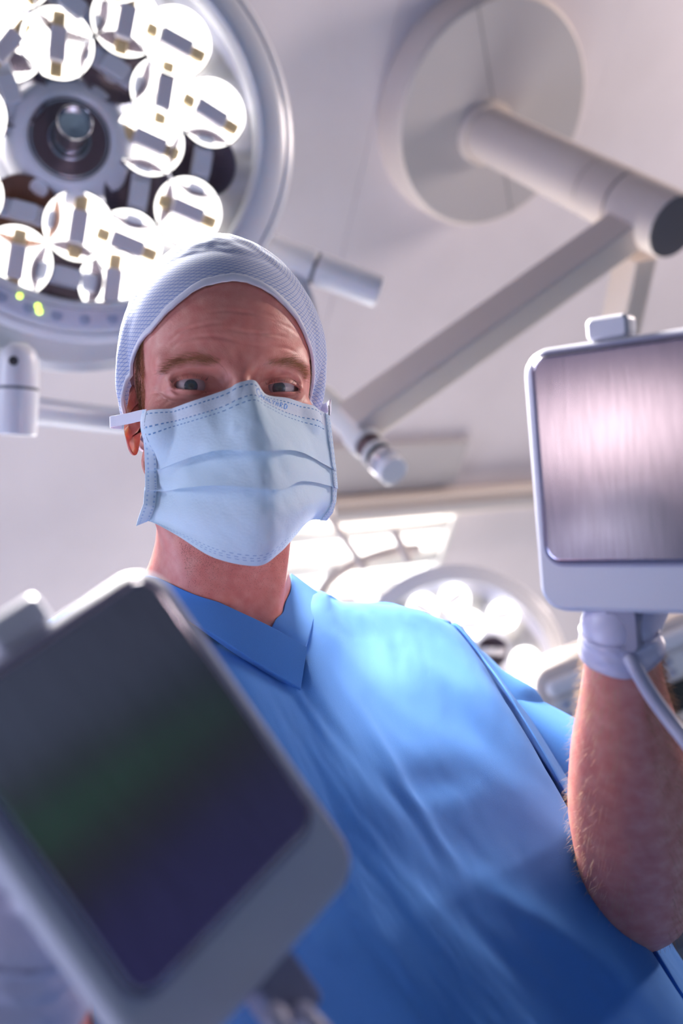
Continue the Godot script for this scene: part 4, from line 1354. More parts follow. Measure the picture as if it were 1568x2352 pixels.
func build_cap(o: Node3D, inv: Transform3D) -> void:
	var n := 144
	var rows := 60
	var c := Vector3(0.1, 3.2, -1.2)
	var wr := FastNoiseLite.new()
	wr.seed = 12
	wr.frequency = 0.16
	wr.fractal_octaves = 3
	var pts := PackedVector3Array()
	var uvs := PackedVector2Array()
	var edge := []
	for j in rows + 1:
		for i in n + 1:
			var az := -180.0 + 360.0 * i / n
			var yb := brim_at(az)
			var foot := skin_side(az, yb)
			if absf(az) > 75.0:
				# over the ears and round the nape the cap stands off
				foot += Vector3(sin(deg_to_rad(az)), 0, cos(deg_to_rad(az))) * smoothstep(70, 90, absf(az)) * 1.2
			foot += (foot - c).normalized() * 0.22
			if j == 0:
				edge.append(foot)
			var f := foot - c
			var el0 := asin(clampf(f.normalized().y, -1, 1))
			var t := float(j) / rows
			var el := lerpf(el0, PI / 2, t)
			var a2 := atan2(f.x, f.z)
			var dir := Vector3(sin(a2) * cos(el), sin(el), cos(a2) * cos(el))
			var full := cap_out(dir)
			var r := lerpf(f.length(), full, smoothstep(0.0, 0.30, t))
			r += 0.16 * wr.get_noise_3d(dir.x * 22, dir.y * 10 + dir.x * 6, dir.z * 22) * smoothstep(0.02, 0.2, t) * (1.0 - t * 0.5)
			# gathers rising from the brim
			r += 0.05 * sin(a2 * 34.0 + 2.0 * sin(a2 * 5.0)) * exp(-pow((t - 0.10) / 0.10, 2.0)) * (0.4 + 0.6 * absf(sin(a2 * 2.3)))
			var p := c + dir * r
			for tries in 3:
				var gap := skin_at(p)
				if gap < 0.3:
					p += dir * (0.3 - gap)
			pts.append(inv * head_point(p))
			uvs.append(Vector2(a2 * 8.8 / 3.2, (el * 9.8) / 3.2))
	var s := Shape.new()
	s.grid(pts, n + 1, rows + 1, true, true, uvs)
	var cap := part("surgical_cap", s, cap_look(), o)
	# the white bound edge
	s = Shape.new()
	pts = PackedVector3Array()
	for k in 7:
		for i in n + 1:
			var f: Vector3 = edge[i]
			var up := (Vector3(f.x * 0.97, f.y + 0.9, f.z - 0.30 * maxf(cos(deg_to_rad(-180.0 + 360.0 * i / n)), 0.0)) - f).normalized()
			var out := Vector3(f.x, 0, f.z + 0.8).normalized()
			var q: Vector2 = [Vector2(-0.02, -0.16), Vector2(-0.06, -0.04), Vector2(-0.05, 0.06), Vector2(0.04, 0.16), Vector2(0.34, 0.18), Vector2(0.56, 0.16), Vector2(0.64, -0.04)][k]
			var wob := 0.03 * sin(i * 0.9) + 0.02 * sin(i * 2.3 + 1.0)
			pts.append(inv * head_point(f + up * (q.x + wob) + out * (q.y + 0.02 + wob * 0.5)))
	s.grid(pts, n + 1, 7, true, true)
	part("brim", s, cloth_look(Color(0.93, 0.93, 0.97), 31), cap)


func glyphs(im: Image, text: String, at: Vector2i, px: int, c: Color) -> void:
	# block capitals, five rows of three to five dots each, as the print on the mask shows
	var font := {"H": ["101", "101", "111", "101", "101"], "A": ["010", "101", "111", "101", "101"], "L": ["100", "100", "100", "100", "111"], "Y": ["101", "101", "010", "010", "010"], "R": ["110", "101", "110", "110", "101"], "D": ["110", "101", "101", "101", "110"]}
	var x := at.x
	for ch in text:
		var g: Array = font[ch]
		for r in 5:
			for k in 3:
				if g[r][k] == "1":
					im.fill_rect(Rect2i(x + k * px, at.y + r * px, px, px), c)
		x += px * 4


func mask_look() -> StandardMaterial3D:
	# non-woven cloth with weld marks: dashes along the top, dots along sides and bottom, and the maker's print
	var n := 1024
	var im := Image.create(n, n, false, Image.FORMAT_RGB8)
	var nz := FastNoiseLite.new()
	nz.seed = 5
	nz.frequency = 0.06
	var base := Color(0.80, 0.90, 0.96)
	var pale := Color(0.86, 0.90, 0.95)
	for y in n:
		for x in n:
			var c := base
			if y < 92:
				c = base.lerp(pale, 0.75)
			c = c.lerp(Color.WHITE, 0.05 + 0.05 * nz.get_noise_2d(x, y))
			# the fine embossed points of the cloth
			if (x + y) % 12 < 3 and (x - y + 2048) % 12 < 3:
				c = c.lerp(Color.WHITE, 0.16)
			im.set_pixel(x, y, c)
	var ink := Color(0.38, 0.58, 0.78)
	for row in [[30, 0, 7], [86, 0, 5], [112, 10, 5]]:
		for x in range(66, 960, 20):
			im.fill_rect(Rect2i(x + row[1], row[0], 11, row[2]), ink)
	for row in [938, 956, 974]:
		for x in range(70, 950, 18):
			im.fill_rect(Rect2i(x + (row % 4) * 2, row, 9, 5), ink.lerp(base, 0.35))
	glyphs(im, "HALYARD", Vector2i(572, 44), 6, Color(0.36, 0.58, 0.85))
	for i in 60:
		var a := TAU * i / 60
		im.fill_rect(Rect2i(int(552 + 15 * cos(a)), int(58 + 19 * sin(a)), 4, 4), Color(0.36, 0.58, 0.85))
	var m := mat(Color.WHITE, 0.8)
	m.albedo_texture = ImageTexture.create_from_image(im)
	m.normal_enabled = true
	m.normal_texture = noise_tex(512, 0.12, Color.BLACK, Color.WHITE, 8, 3, true)
	m.normal_scale = 0.09
	m.rim_enabled = true
	m.rim = 0.2
	m.backlight_enabled = true
	m.backlight = Color(0.22, 0.26, 0.3)
	return m


func binding_look() -> StandardMaterial3D:
	var im := Image.create(64, 512, false, Image.FORMAT_RGB8)
	im.fill(Color(0.82, 0.90, 0.96))
	for y in range(4, 512, 13):
		for x in [14, 30, 46]:
			im.fill_rect(Rect2i(x, y + (x % 3) * 2, 4, 5), Color(0.64, 0.77, 0.90))
	im.fill_rect(Rect2i(0, 0, 5, 512), Color(0.88, 0.89, 0.95))
	im.fill_rect(Rect2i(58, 0, 6, 512), Color(0.84, 0.88, 0.95))
	var m := mat(Color.WHITE, 0.8)
	m.albedo_texture = ImageTexture.create_from_image(im)
	m.backlight_enabled = true
	m.backlight = Color(0.22, 0.26, 0.3)
	return m


func build_mask(o: Node3D, inv: Transform3D) -> void:
	var us := [0.0, 0.06, 0.25, 0.40, 0.5, 0.58, 0.72, 0.94, 1.0]
	var vs := [0.0, 0.09, 0.2, 0.33, 0.36, 0.45, 0.53, 0.56, 0.72, 0.87, 1.0]
	var g := spline_grid(MASK, 14, 1, false)
	var cols: int = g[1]
	var rows_all: PackedVector3Array = g[0]
	var crumple := FastNoiseLite.new()
	crumple.seed = 21
	crumple.frequency = 0.35
	crumple.fractal_octaves = 3
	var s := Shape.new()
	var side := [[], []]
	for band in [[0, 3, 14], [3, 4, 2], [4, 6, 10], [6, 7, 2], [7, 10, 12]]:
		var pts := PackedVector3Array()
		var uvs := PackedVector2Array()
		var k: int = band[2]
		var rows := 0
		for r in range(band[0], band[1]):
			for j in k + (1 if r == band[1] - 1 else 0):
				var t := float(j) / k
				rows += 1
				for c in cols:
					var a := rows_all[r * cols + c]
					var b := rows_all[(r + 1) * cols + c]
					var p := rows_all[maxi(r - 1, band[0]) * cols + c]
					var q := rows_all[mini(r + 2, band[1]) * cols + c]
					var h := a.cubic_interpolate(b, p, q, t)
					# small creases in the cloth
					h.z += 0.07 * crumple.get_noise_2d(h.x * 2.2 + h.y, h.y * 1.0)
					h.z += 0.05 * sin(h.x * 2.6 + h.y * 1.1 + sin(h.y)) * smoothstep(-1.5, -3.0, h.y) * smoothstep(-9.0, -5.0, h.y)
					var d := skin_at(h)
					if d < 0.3:
						h += skin_normal(h) * (0.3 - d)
					pts.append(inv * head_point(h))
					var cu := float(c) / (cols - 1) * 8.0
					var ci := mini(int(cu), 7)
					uvs.append(Vector2(lerpf(us[ci], us[ci + 1], cu - ci), lerpf(vs[r], vs[r + 1], t)))
					if c == 0 or c == cols - 1:
						side[0 if c == 0 else 1].append([h, 0])
		s.grid(pts, cols, rows, true, false, uvs)
	var m := part("face_mask", s, mask_look(), o)
	# folded bindings down both sides
	var look := binding_look()
	for e in 2:
		var pts := PackedVector3Array()
		var n := 0
		var w: float = 0.92 if e == 0 else 0.62
		for r in 10:
			for j in 6 + (1 if r == 9 else 0):
				var t := j / 6.0
				var c := 0 if e == 0 else cols - 1
				var c2 := 14 if e == 0 else cols - 15
				var a := rows_all[r * cols + c].lerp(rows_all[(r + 1) * cols + c], t)
				var b := rows_all[r * cols + c2].lerp(rows_all[(r + 1) * cols + c2], t)
				var across := (b - a).normalized()
				for q in [[-0.03, -0.05], [-0.06, 0.05], [0.0, 0.13], [w * 0.5, 0.13], [w, 0.12], [w + 0.02, 0.0]]:
					var h: Vector3 = a + across * float(q[0]) + Vector3(0, 0, 1) * float(q[1]) + Vector3(-0.3 if e == 0 else 0.3, 0, 0) * float(q[1])
					var d := skin_at(h)
					if d < 0.3:
						h += skin_normal(h) * (0.3 - d)
					pts.append(inv * head_point(h))
				n += 1
		s = Shape.new()
		s.grid(pts, 6, n, e == 0)
		part("binding", s, look, m)
	# flat loops to the ears
	var band := cloth_look(Color(0.90, 0.90, 0.95), 51)
	for e in 2:
		var path: Array = [[Vector3(-6.35, -1.95, 4.75), Vector3(-7.0, -1.9, 3.0), Vector3(-7.75, -1.95, 1.2), Vector3(-8.5, -1.95, -0.6), Vector3(-8.95, -1.95, -1.6), Vector3(-8.8, -2.0, -2.6), Vector3(-8.0, -2.0, -3.2)],
			[Vector3(7.9, -1.6, 4.2), Vector3(8.4, -1.1, 3.0), Vector3(8.75, -0.8, 1.6), Vector3(9.1, -0.7, 0.2), Vector3(9.2, -0.8, -1.4), Vector3(8.3, -1.0, -2.8)]][e]
		var pp := PackedVector3Array()
		for q in path:
			pp.append(q)
		pp = smooth(pp, 6)
		var pts := PackedVector3Array()
		for i in pp.size():
			var out := Vector3(pp[i].x, 0, pp[i].z).normalized()
			for q in [[0.44, 0.0], [0.42, 0.05], [-0.42, 0.05], [-0.44, 0.0], [-0.42, -0.04], [0.42, -0.04], [0.44, 0.0]]:
				pts.append(inv * head_point(pp[i] + Vector3(0, q[0], 0) + out * q[1]))
		s = Shape.new()
		s.grid(pts, 7, pp.size(), e == 1)
		part("ear_loop", s, band, m)


func build_hair(o: Node3D, inv: Transform3D) -> void:
	var shade := [mat(Color(0.40, 0.28, 0.19), 0.5), mat(Color(0.62, 0.44, 0.28), 0.5), mat(Color(0.76, 0.54, 0.36), 0.5)]
	# brows: roots along a curve, hairs combed outwards
	var brow_pts := [[Vector2(-5.35, 1.15), Vector2(-4.4, 1.75), Vector2(-3.2, 1.85), Vector2(-2.2, 1.5), Vector2(-1.55, 1.05)], [Vector2(1.95, 1.0), Vector2(2.7, 1.45), Vector2(3.8, 1.8), Vector2(4.8, 1.55), Vector2(5.45, 0.85)]]
	for e in 2:
		var s := [Shape.new(), Shape.new()]
		var sg := -1.0 if e == 0 else 1.0
		for i in 640:
			var t := rng.randf()
			var w := t * 4.0
			var k := mini(int(w), 3)
			var p: Vector2 = brow_pts[e][k]
			var q: Vector2 = brow_pts[e][k + 1]
			var c := p.cubic_interpolate(q, brow_pts[e][maxi(k - 1, 0)], brow_pts[e][mini(k + 2, 4)], w - k)
			var inner := t if e == 0 else 1.0 - t
			c.y += rng.randfn(0.0, 0.17 + 0.10 * inner)
			c.x += rng.randfn(0.0, 0.1)
			var z := skin_front(c.x, c.y)
			var dir := Vector3(sg * lerpf(0.95, 0.35, pow(inner, 2.0)), lerpf(0.15, 0.75, inner * inner) + rng.randfn(0, 0.15), 0.28).normalized()
			strand(s[0 if rng.randf() < 0.45 else 1], Vector3(c.x, c.y, z - 0.02), dir, Vector3(sg * 0.2, -0.25, -0.30), rng.randf_range(0.4, 0.75), 0.0072)
		var b := part("eyebrow", s[1], shade[2], o)
		b.transform = inv
		part("hair", s[0], shade[1], b).set_meta("kind", "stuff")
	# lashes
	for e in 2:
		var ey: Dictionary = eyes[e]
		var at: Vector3 = ey.at
		var s := Shape.new()
		for i in 110:
			var upper := i < 80
			var a := deg_to_rad(rng.randf_range(8, 172)) * (1.0 if upper else -1.0)
			var m := lid_margin(ey, a)
			var rho := m.length()
			var z := maxf(at.z + sqrt(maxf(1.36 * 1.36 - rho * rho, 0.0)), at.z + 0.6)
			var side := m.x * 0.35
			var dir := Vector3(side, 0.28 if upper else -0.45, 0.75).normalized()
			strand(s, Vector3(at.x + m.x, at.y + m.y, z), dir, Vector3(side * 0.3, 0.35 if upper else -0.1, 0), rng.randf_range(0.25, 0.45) if upper else rng.randf_range(0.2, 0.35), 0.006)
		var l := part("eyelash", s, mat(Color(0.16, 0.11, 0.09), 0.5), o)
		l.transform = inv
		l.set_meta("kind", "stuff")
	# sideburn under the cap and down before the ear; hairline under the brim; whiskers
	var sh := [Shape.new(), Shape.new(), Shape.new()]
	for i in 2600:
		var t := rng.randf()
		var az: float
		var y: float
		var k := 0
		if i < 1500:
			y = lerpf(4.2, -2.2, t)
			var w := lerpf(3.0, 11.0, smoothstep(0.0, 0.5, t)) * lerpf(1.0, 0.75, smoothstep(0.7, 1.0, t))
			az = lerpf(-57.0, -74.0, t) + rng.randf_range(-0.55, 0.45) * w * 1.6
			k = 0 if rng.randf() < 0.72 else 1
			if az > lerpf(-57.0, -74.0, t) + 0.2 * w:
				k = 2 if rng.randf() < 0.5 else 1
		elif i < 1900:
			y = lerpf(-2.0, -7.5, t)
			az = -72.0 + rng.randf_range(-3.0, 3.5)
			k = 2 if rng.randf() < 0.6 else 1
		elif i < 2150:
			az = rng.randf_range(-14.0, 20.0)
			y = brim_at(az) + rng.randf_range(-0.05, 0.35)
			k = 1
		elif i < 2350:
			az = lerpf(52.0, 72.0, t) + rng.randf_range(-1.5, 1.5)
			y = lerpf(2.6, -0.6, t)
			k = 0
		else:
			az = lerpf(62.0, 70.0, t) + rng.randf_range(-1.5, 1.5)
			y = lerpf(0.5, -2.0, t)
			k = 0
		var p := skin_side(az, y)
		var out := Vector3(p.x, 0, p.z).normalized()
		var down := Vector3(rng.randfn(0, 0.12), -1.0, rng.randfn(0.1, 0.15))
		if i >= 1900 and i < 2150:
			down = Vector3(-0.9 + rng.randfn(0, 0.3), -0.35, 0)
		strand(sh[k], p - out * 0.03, (down + out * 0.25).normalized(), -out * 0.2, rng.randf_range(0.5, 1.1) if i < 1500 else rng.randf_range(0.3, 0.6), 0.0085)
	var hair := part("hair", sh[0], shade[0], o)
	hair.transform = inv
	hair.set_meta("kind", "stuff")
	var h2 := part("hair", sh[1], shade[1], hair)
	h2.set_meta("kind", "stuff")
	h2 = part("hair", sh[2], shade[2], hair)
	h2.set_meta("kind", "stuff")
	# pale hairs on the raised forearm
	var fair := [Shape.new(), Shape.new()]
	var path := PackedVector3Array()
	for q in ARM.slice(0, 9):
		path.append(q)
	path = smooth(path, 8)
	var hi := head_frame.affine_inverse()
	for i in 4200:
		var k := rng.randi_range(9, path.size() - 6)
		var t := (path[k + 1] - path[k - 1]).normalized()
		var ux := Vector3(1, 0, 0)
		ux = (ux - t * ux.dot(t)).normalized()
		var uy := ux.cross(t)
		# thick on the outer side of the arm, sparse on the inner
		var a := deg_to_rad(rng.randf_range(-75, 75)) + (PI if i % 4 == 0 else 0.0)
		var out := ux * cos(a) + uy * sin(a)
		var f := float(k) / 8.0
		var m := mini(int(f), 7)
		var r := lerpf(ARM_R[m], ARM_R[m + 1], f - m) * 100.0
		var dir := (out * 0.75 + t * rng.randfn(0.5, 0.4) + uy * rng.randfn(0, 0.35)).normalized()
		strand(fair[0 if a < 1.5 and i % 4 != 0 else 1], hi * (path[k] + out * (r - 0.06)), hi.basis * dir, hi.basis * (t * 0.3), rng.randf_range(0.4, 1.0), 0.0075)
	var ah := part("arm_hair", fair[0], shade[1], o)
	ah.transform = inv
	ah.set_meta("kind", "stuff")
	part("arm_hair", fair[1], mat(Color(0.80, 0.68, 0.52), 0.5), ah).set_meta("kind", "stuff")
	# shaven stubble of the neck
	var st := Shape.new()
	for i in 5200:
		var az := rng.randf_range(-62.0, 72.0)
		var y := rng.randf_range(-16.4, -9.2)
		if rng.randf() > smoothstep(-17.0, -12.0, y) + 0.12:
			continue
		var dir := Vector3(sin(deg_to_rad(az)), 0, cos(deg_to_rad(az)))
		var o2 := Vector3(0, y, -2.6)
		var p := o2 + dir * skin_from(o2, dir, 6.5)
		strand(st, p - dir * 0.01, (Vector3(rng.randfn(0, 0.3), -0.8, 0) + dir * 0.6).normalized(), Vector3.ZERO, rng.randf_range(0.05, 0.09), 0.009)
	var stub := part("stubble", st, shade[0], o)
	stub.transform = inv
	stub.set_meta("kind", "stuff")


func clear_of_skin(p: Vector3, gap: float) -> Vector3:
	# a body point moved out until it clears the neck
	var h := head_frame.affine_inverse() * p
	for i in 3:
		var d := skin_at(h)
		if d < gap:
			h += skin_normal(h) * (gap - d)
	return head_frame * h


func build_shirt(o: Node3D, inv: Transform3D) -> void:
	var look := cloth_look(Color(0.28, 0.54, 0.86), 61, 0.9)
	var h := Vector3(0.451, -0.539, -0.711)
	var up := Vector3(-0.45, 0.54, -0.71)
	var net := []
	for k in [8.3, 4.2]:
		var row := []
		for i in SHIRT[0].size():
			var p: Vector3 = SHIRT[0][i]
			row.append(p + h * (k if i < 11 else -k) + up * (0.9 if k > 5 else 0.8))
		net.append(row)
	net.append_array(SHIRT)
	var g := spline_grid(net, 14, 14, true)
	var pts: PackedVector3Array = g[0]
	var cols: int = g[1]
	var rows: int = g[2]
	var fold := FastNoiseLite.new()
	fold.seed = 77
	fold.frequency = 0.045
	fold.fractal_octaves = 3
	var out := PackedVector3Array()
	for r in rows:
		for c in cols:
			var p := pts[r * cols + c]
			var u := float(c) / 14.0
			var v := float(r) / 14.0 - 2.0
			var q := 0.0
			if v > 0.3:
				# hanging folds run down the cloth
				q += 0.22 * fold.get_noise_2d(u * 20.0 - v * 9.0, v * 7.0) * smoothstep(0.3, 2.0, v)
				q += 0.04 * fold.get_noise_2d(u * 110.0 + 40.0, v * 30.0)
			# puckers at the shoulder seam
			q += 0.10 * sin(u * 5.2 + 0.6) * exp(-pow((v - 0.1) / 0.5, 2.0)) * (1.0 if u > 5.5 and u < 9.0 else 0.0)
			for f in FOLDS:
				var a: Vector2 = f[0]
				var b: Vector2 = f[1]
				var w := Vector2(u, v)
				var t := clampf((w - a).dot(b - a) / (b - a).length_squared(), 0.0, 1.0)
				var d := w.distance_to(a + (b - a) * t)
				var s1: float = f[3]
				if d < s1 * 3.0:
					q += float(f[2]) * exp(-d * d / (s1 * s1)) * sin(PI * clampf(t * 0.9 + 0.05, 0, 1))
			var n := (pts[mini(r + 1, rows - 1) * cols + c] - pts[maxi(r - 1, 0) * cols + c]).cross(pts[r * cols + mini(c + 1, cols - 1)] - pts[r * cols + maxi(c - 1, 0)]).normalized()
			if n.dot(Vector3(0, 0, 1)) < 0 and c < 11 * 14:
				n = -n
			out.append(inv * (body_frame * ((p + n * q) * 0.01)))
	var s := Shape.new()
	s.grid(out, cols, rows, false, true)
	var shirt := part("scrub_shirt", s, look, o)
	# the two bands of the V neck, one lapped over the other
	for e in 2:
		var a: Array = [BAND_UNDER_IN, BAND_OVER_IN][e]
		var b: Array = [BAND_UNDER_OUT, BAND_OVER_OUT][e]
		var pa := PackedVector3Array()
		var pb := PackedVector3Array()
		for i in a.size():
			pa.append(a[i])
			pb.append(b[i])
		pa = smooth(pa, 8)
		pb = smooth(pb, 8)
		var pp := PackedVector3Array()
		for i in pa.size():
			var across := (pb[i] - pa[i]).normalized()
			var along := (pa[mini(i + 1, pa.size() - 1)] - pa[maxi(i - 1, 0)]).normalized()
			var nn := along.cross(across).normalized()
			if nn.z < 0:
				nn = -nn
			var w := pa[i].distance_to(pb[i])
			for q in [[0.10, -1.2], [0.0, -0.3], [-0.03, 0.0], [0.03, 0.07], [0.25 * w, 0.10], [0.6 * w, 0.10], [w - 0.12, 0.07], [w - 0.03, 0.03], [w + 0.02, -0.10], [w - 0.02, -0.9]]:
				pp.append(inv * (body_frame * (clear_of_skin(pa[i] + across * float(q[0]) + nn * float(q[1]), 0.12 if q[1] > -0.2 else -9.0) * 0.01)))
		s = Shape.new()
		s.grid(pp, 10, pa.size(), e == 1)
		part("neck_band", s, look, shirt)
	# the raised arm's sleeve, with a turned hem
	s = Shape.new()
	var path := PackedVector3Array()
	for q in SLEEVE:
		path.append(q)
	path = smooth(path, 12)
	var sp := PackedVector3Array()
	var n := 64
	for i in path.size() + 5:
		var k := mini(i, path.size() - 1)
		var t := (path[mini(k + 1, path.size() - 1)] - path[maxi(k - 1, 0)]).normalized()
		var ux := Vector3(0, 0, 1)
		ux = (ux - t * ux.dot(t)).normalized()
		var uy := t.cross(ux)
		var v := float(k) / (path.size() - 1)
		var r := lerpf(6.5, 7.5, v)
		var back := 0.0
		if i >= path.size():
			var j := i - path.size()
			r -= [0.06, 0.16, 0.18, 0.22, 0.5][j]
			back = [0.02, 0.0, 0.4, 3.0, 9.0][j]
		for c in n + 1:
			var a := TAU * c / n
			var rr := r + 0.26 * sin(a * 4.0 + v * 5.0) * v + 0.42 * sin(a * 2.0 - v * 9.0 + 1.0) * (0.3 + v) + 0.16 * sin(a * 3.0 + v * 16.0) + 0.12 * sin(a * 9.0 + v * 3.0)
			sp.append(inv * (body_frame * ((path[k] - t * back + (ux * cos(a) + uy * sin(a)) * rr) * 0.01)))
	s.grid(sp, n + 1, path.size() + 5, true, true)
	part("sleeve", s, look, shirt)
	# the other sleeve, behind the lowered paddle
	s = Shape.new()
	var s2 := PackedVector3Array([body_frame * (Vector3(-22.0, -15.5, -7) * 0.01), body_frame * (Vector3(-22.8, -20.5, 0) * 0.01), body_frame * (Vector3(-22.4, -24.0, 5) * 0.01)])
	s.tube(smooth(s2, 8), PackedFloat32Array([0.070]), 40, false)
	var sl := part("sleeve", s, look, shirt)
	sl.transform = inv


const FOLDS := [
	[Vector2(5.6, 1.9), Vector2(5.9, 4.5), 0.45, 0.16],
	[Vector2(4.3, 1.2), Vector2(5.2, 3.0), -0.30, 0.16],
	[Vector2(3.0, 1.0), Vector2(4.6, 1.25), 0.40, 0.12],
	[Vector2(6.6, 1.4), Vector2(7.8, 2.4), 0.30, 0.35],
	[Vector2(6.3, 0.3), Vector2(6.5, 1.3), 0.25, 0.12],
	[Vector2(5.6, 3.2), Vector2(7.2, 3.0), -0.35, 0.25],
	[Vector2(6.0, 4.2), Vector2(7.4, 5.6), 0.35, 0.22],
	[Vector2(4.8, 3.6), Vector2(6.4, 6.0), -0.30, 0.22],
]


func hand_field(p: Vector3, mirror: float, wrist: Vector3, wr: float) -> float:
	# a hand closed round the paddle's grip; metres in the paddle's axes
	var q := Vector3(p.x * mirror, p.y, p.z)
	var w := Vector3(wrist.x * mirror, wrist.y, wrist.z)
	var d := cone(q, Vector3(0.020, 0.022, -0.108), Vector3(-0.004, -0.028, -0.112), 0.017, 0.019)
	d = smin(d, cone(q, Vector3(0.026, -0.012, -0.106), Vector3(0.006, -0.035, -0.112), 0.015, 0.017), 0.015)
	d = smin(d, cone(q, Vector3(0.004, -0.03, -0.112), w, 0.019, wr), 0.02)
	var fingers := 9.0
	for i in 4:
		var y := 0.032 - i * 0.0195
		var r: float = [0.0088, 0.0092, 0.0090, 0.0078][i]
		var l: float = [0.95, 1.05, 1.0, 0.85][i]
		var a := Vector3(0.026, y, -0.103)
		var b := Vector3(0.036, y + 0.001, -0.078)
		var c := Vector3(0.018 , y + 0.002, -0.051)
		var e := Vector3(0.018 - 0.026 * l, y + 0.001, -0.052)
		var f := cone(q, a, b, r * 1.1, r)
		f = smin(f, cone(q, b, c, r, r * 0.95), 0.003)
		f = smin(f, cone(q, c, e, r * 0.95, r * 0.82), 0.003)
		fingers = smin(fingers, f, 0.002)
	d = smin(d, fingers, 0.008)
	var th := cone(q, Vector3(-0.004, -0.026, -0.106), Vector3(-0.026, -0.004, -0.096), 0.0125, 0.0105)
	th = smin(th, cone(q, Vector3(-0.026, -0.004, -0.096), Vector3(-0.025, 0.024, -0.070), 0.0105, 0.0082), 0.005)
	return smin(d, th, 0.008)


func build_glove(o: Node3D, inv: Transform3D, pad: Transform3D, mirror: float, arm: Array, radii: Array, cuff: float) -> void:
	var wrist: Vector3 = pad.affine_inverse() * (body_frame * (arm[0] * 0.01))
	var s := Shape.new()
	var lo := Vector3(-0.055, -0.07, -0.145)
	var hi := Vector3(0.055, 0.06, -0.03)
	lo = lo.min(wrist - Vector3.ONE * 0.03)
	hi = hi.max(wrist + Vector3.ONE * 0.03)
	net_surface(hand_field.bind(mirror, wrist, radii[0] + 0.0015), lo, hi, 0.0032, s)
	for i in s.v.size():
		s.v[i] = inv * (pad * s.v[i])
		s.n[i] = (inv.basis * (pad.basis * s.n[i])).normalized()
	var g := part("glove", s, M.glove, o)
	# the cuff with its rolled bead
	var p := PackedVector3Array()
	var rr := PackedVector3Array()
	for i in 4:
		p.append(arm[i])
		rr.append(Vector3(radii[i], 0, 0))
	p = smooth(p, 12)
	rr = smooth(rr, 12)
	var pts := PackedVector3Array()
	var n := 56
	var rows := 0
	var used := 0.0
	var stop := p.size() - 1
	for i in p.size():
		if i > 0:
			used += p[i].distance_to(p[i - 1])
		if used > cuff:
			stop = i
			break
	for i in stop + 5:
		var k := mini(i, stop)
		var t := (p[k + 1 if k + 1 < p.size() else k] - p[maxi(k - 1, 0)]).normalized()
		var ux := Vector3(1, 0, 0)
		ux = (ux - t * ux.dot(t)).normalized()
		var uy := t.cross(ux)
		var v := float(k) / stop
		var add := lerpf(0.16, 0.26, v)
		var slip := 0.0
		if i > stop:
			add += [0.10, 0.10, -0.02, -0.12][i - stop - 1]
			slip = [0.03, 0.14, 0.17, 0.08][i - stop - 1]
		for c in n + 1:
			var a := TAU * c / n
			var wob := 0.07 * sin(a * 5.0 + v * 6.0) * v + 0.05 * sin(a * 11.0 + v * 13.0) * (1.0 - v) + 0.10 * sin(v * 19.0 + 1.2 * sin(a)) * (1.0 - v)
			pts.append(inv * (body_frame * ((p[k] + t * (slip + 0.4 * v * (sin(a) - 0.4)) + (ux * cos(a) + uy * sin(a)) * (rr[k].x * 100.0 + add + wob)) * 0.01)))
		rows += 1
	s = Shape.new()
	s.grid(pts, n + 1, rows, true, true)
	part("cuff", s, M.glove, g)


func skin_look() -> StandardMaterial3D:
	var m := mat(Color(1, 1, 1), 0.46)
	m.albedo_texture = noise_tex(512, 0.02, Color(0.81, 0.46, 0.42), Color(0.90, 0.65, 0.58), 91, 5)
	m.uv1_triplanar = true
	m.uv1_scale = Vector3.ONE * 7.0
	m.normal_enabled = true
	m.normal_texture = noise_tex(512, 0.22, Color.BLACK, Color.WHITE, 92, 3, true)
	m.normal_scale = 0.20
	m.subsurf_scatter_enabled = true
	m.subsurf_scatter_strength = 0.12
	return m


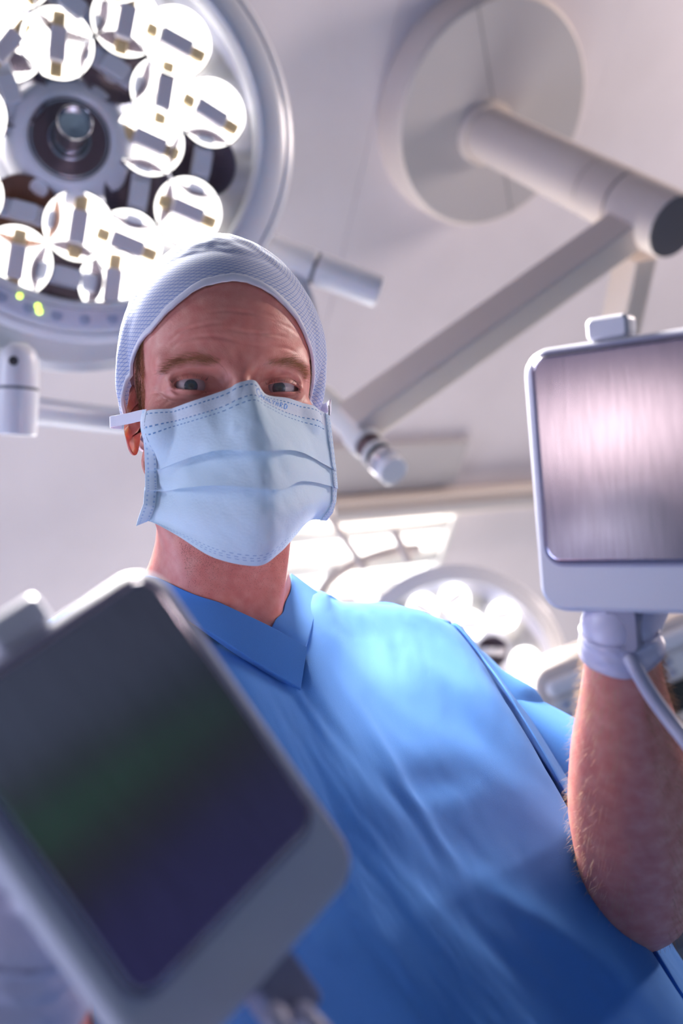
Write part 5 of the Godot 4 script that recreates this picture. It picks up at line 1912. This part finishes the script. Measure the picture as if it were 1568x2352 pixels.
func surgeon() -> void:
	rng.seed = 4
	var base := Vector3(-0.12, 0, -0.78)
	var o := thing("person", "surgeon in blue scrubs with a patterned cap and pleated face mask holding two paddles", "person", pos(base))
	var inv := o.transform.affine_inverse()
	M.glove = mat(Color(0.80, 0.79, 0.88), 0.38)
	M.glove.backlight_enabled = true
	M.glove.backlight = Color(0.2, 0.19, 0.22)
	var arm_r2 := [0.0265, 0.028, 0.031, 0.038, 0.043, 0.043, 0.045, 0.046, 0.046]
	var s := Shape.new()
	build_head(s)
	for e in eyes:
		build_eyelids(s, e)
	build_ear(s, -1.0)
	build_ear(s, 1.0)
	limb(s, ARM, ARM_R)
	limb(s, ARM_RIGHT, arm_r2)
	for i in s.v.size():
		s.v[i] = inv * s.v[i]
	part("body", s, skin_look(), o)
	# eyes
	var sclera := mat(Color(0.72, 0.66, 0.67), 0.25)
	var wet := mat(Color(1, 1, 1, 0.04), 0.02)
	wet.transparency = BaseMaterial3D.TRANSPARENCY_ALPHA
	var iris := iris_look()
	for e in eyes:
		var at: Vector3 = e.at
		var look := (head_frame.affine_inverse() * (Vector3(0, 0, 80.0)) - at).normalized()
		var ey := part("eye", ball(at, look, 1.2, 25, 120), sclera, o)
		ey.transform = inv
		part("iris", ball(at - look * 0.02, look, 1.2, 0, 26.5, 8), iris, ey)
		part("pupil", ball(at + look * 0.005, look, 1.175, 0, 10.0, 4), mat(Color(0.01, 0.01, 0.012), 0.3), ey)
		part("cornea", ball(at + look * 0.37, look, 0.88, 0, 46, 10), wet, ey)
	build_hair(o, inv)
	build_cap(o, inv)
	build_mask(o, inv)
	build_shirt(o, inv)
	var pr := Transform3D(Basis(Vector3(0.6386, -0.7648, 0.0845), Vector3(0.5712, 0.5448, 0.6140), Vector3(-0.5156, -0.3438, 0.7848)).orthonormalized(), Vector3(0.1487, 1.3578, -0.4756))
	var plt := Transform3D(Basis(Vector3(0.7560, 0.4310, -0.4926), Vector3(0.1011, 0.6666, 0.7385), Vector3(0.6467, -0.6081, 0.4604)).orthonormalized(), Vector3(-0.1257, 1.2537, -0.2969))
	build_glove(o, inv, pr, 1.0, ARM, ARM_R, 1.3)
	build_glove(o, inv, plt, -1.0, ARM_RIGHT, arm_r2, 4.0)
	# trousers and shoes down to the floor
	s = Shape.new()
	var hip := Vector3.ZERO
	for q in SHIRT[9]:
		hip += body_frame * (q * 0.01) / SHIRT[9].size()
	for e in [-1, 1]:
		s.tube(PackedVector3Array([hip + Vector3(e * 0.09, 0.12, 0), hip + Vector3(e * 0.10, -0.1, 0), Vector3(hip.x + e * 0.11, 0.5, hip.z), Vector3(hip.x + e * 0.12, 0.06, hip.z)]), PackedFloat32Array([0.12, 0.105, 0.085, 0.085]), 28)
	for i in s.v.size():
		s.v[i] = inv * s.v[i]
	part("trousers", s, cloth_look(Color(0.28, 0.54, 0.86), 65), o)
	for e in [-1, 1]:
		s = Shape.new()
		s.slab(0.095, 0.27, 0.045, PackedVector2Array([Vector2(0.004, 0.0), Vector2(0.0, 0.006), Vector2(0.0, 0.03), Vector2(0.012, 0.065), Vector2(0.03, 0.08)]), inv * Transform3D(Basis(Vector3.RIGHT, -PI / 2), Vector3(hip.x + e * 0.12, 0.0, hip.z + 0.05)))
		part("shoe", s, M.white, o)
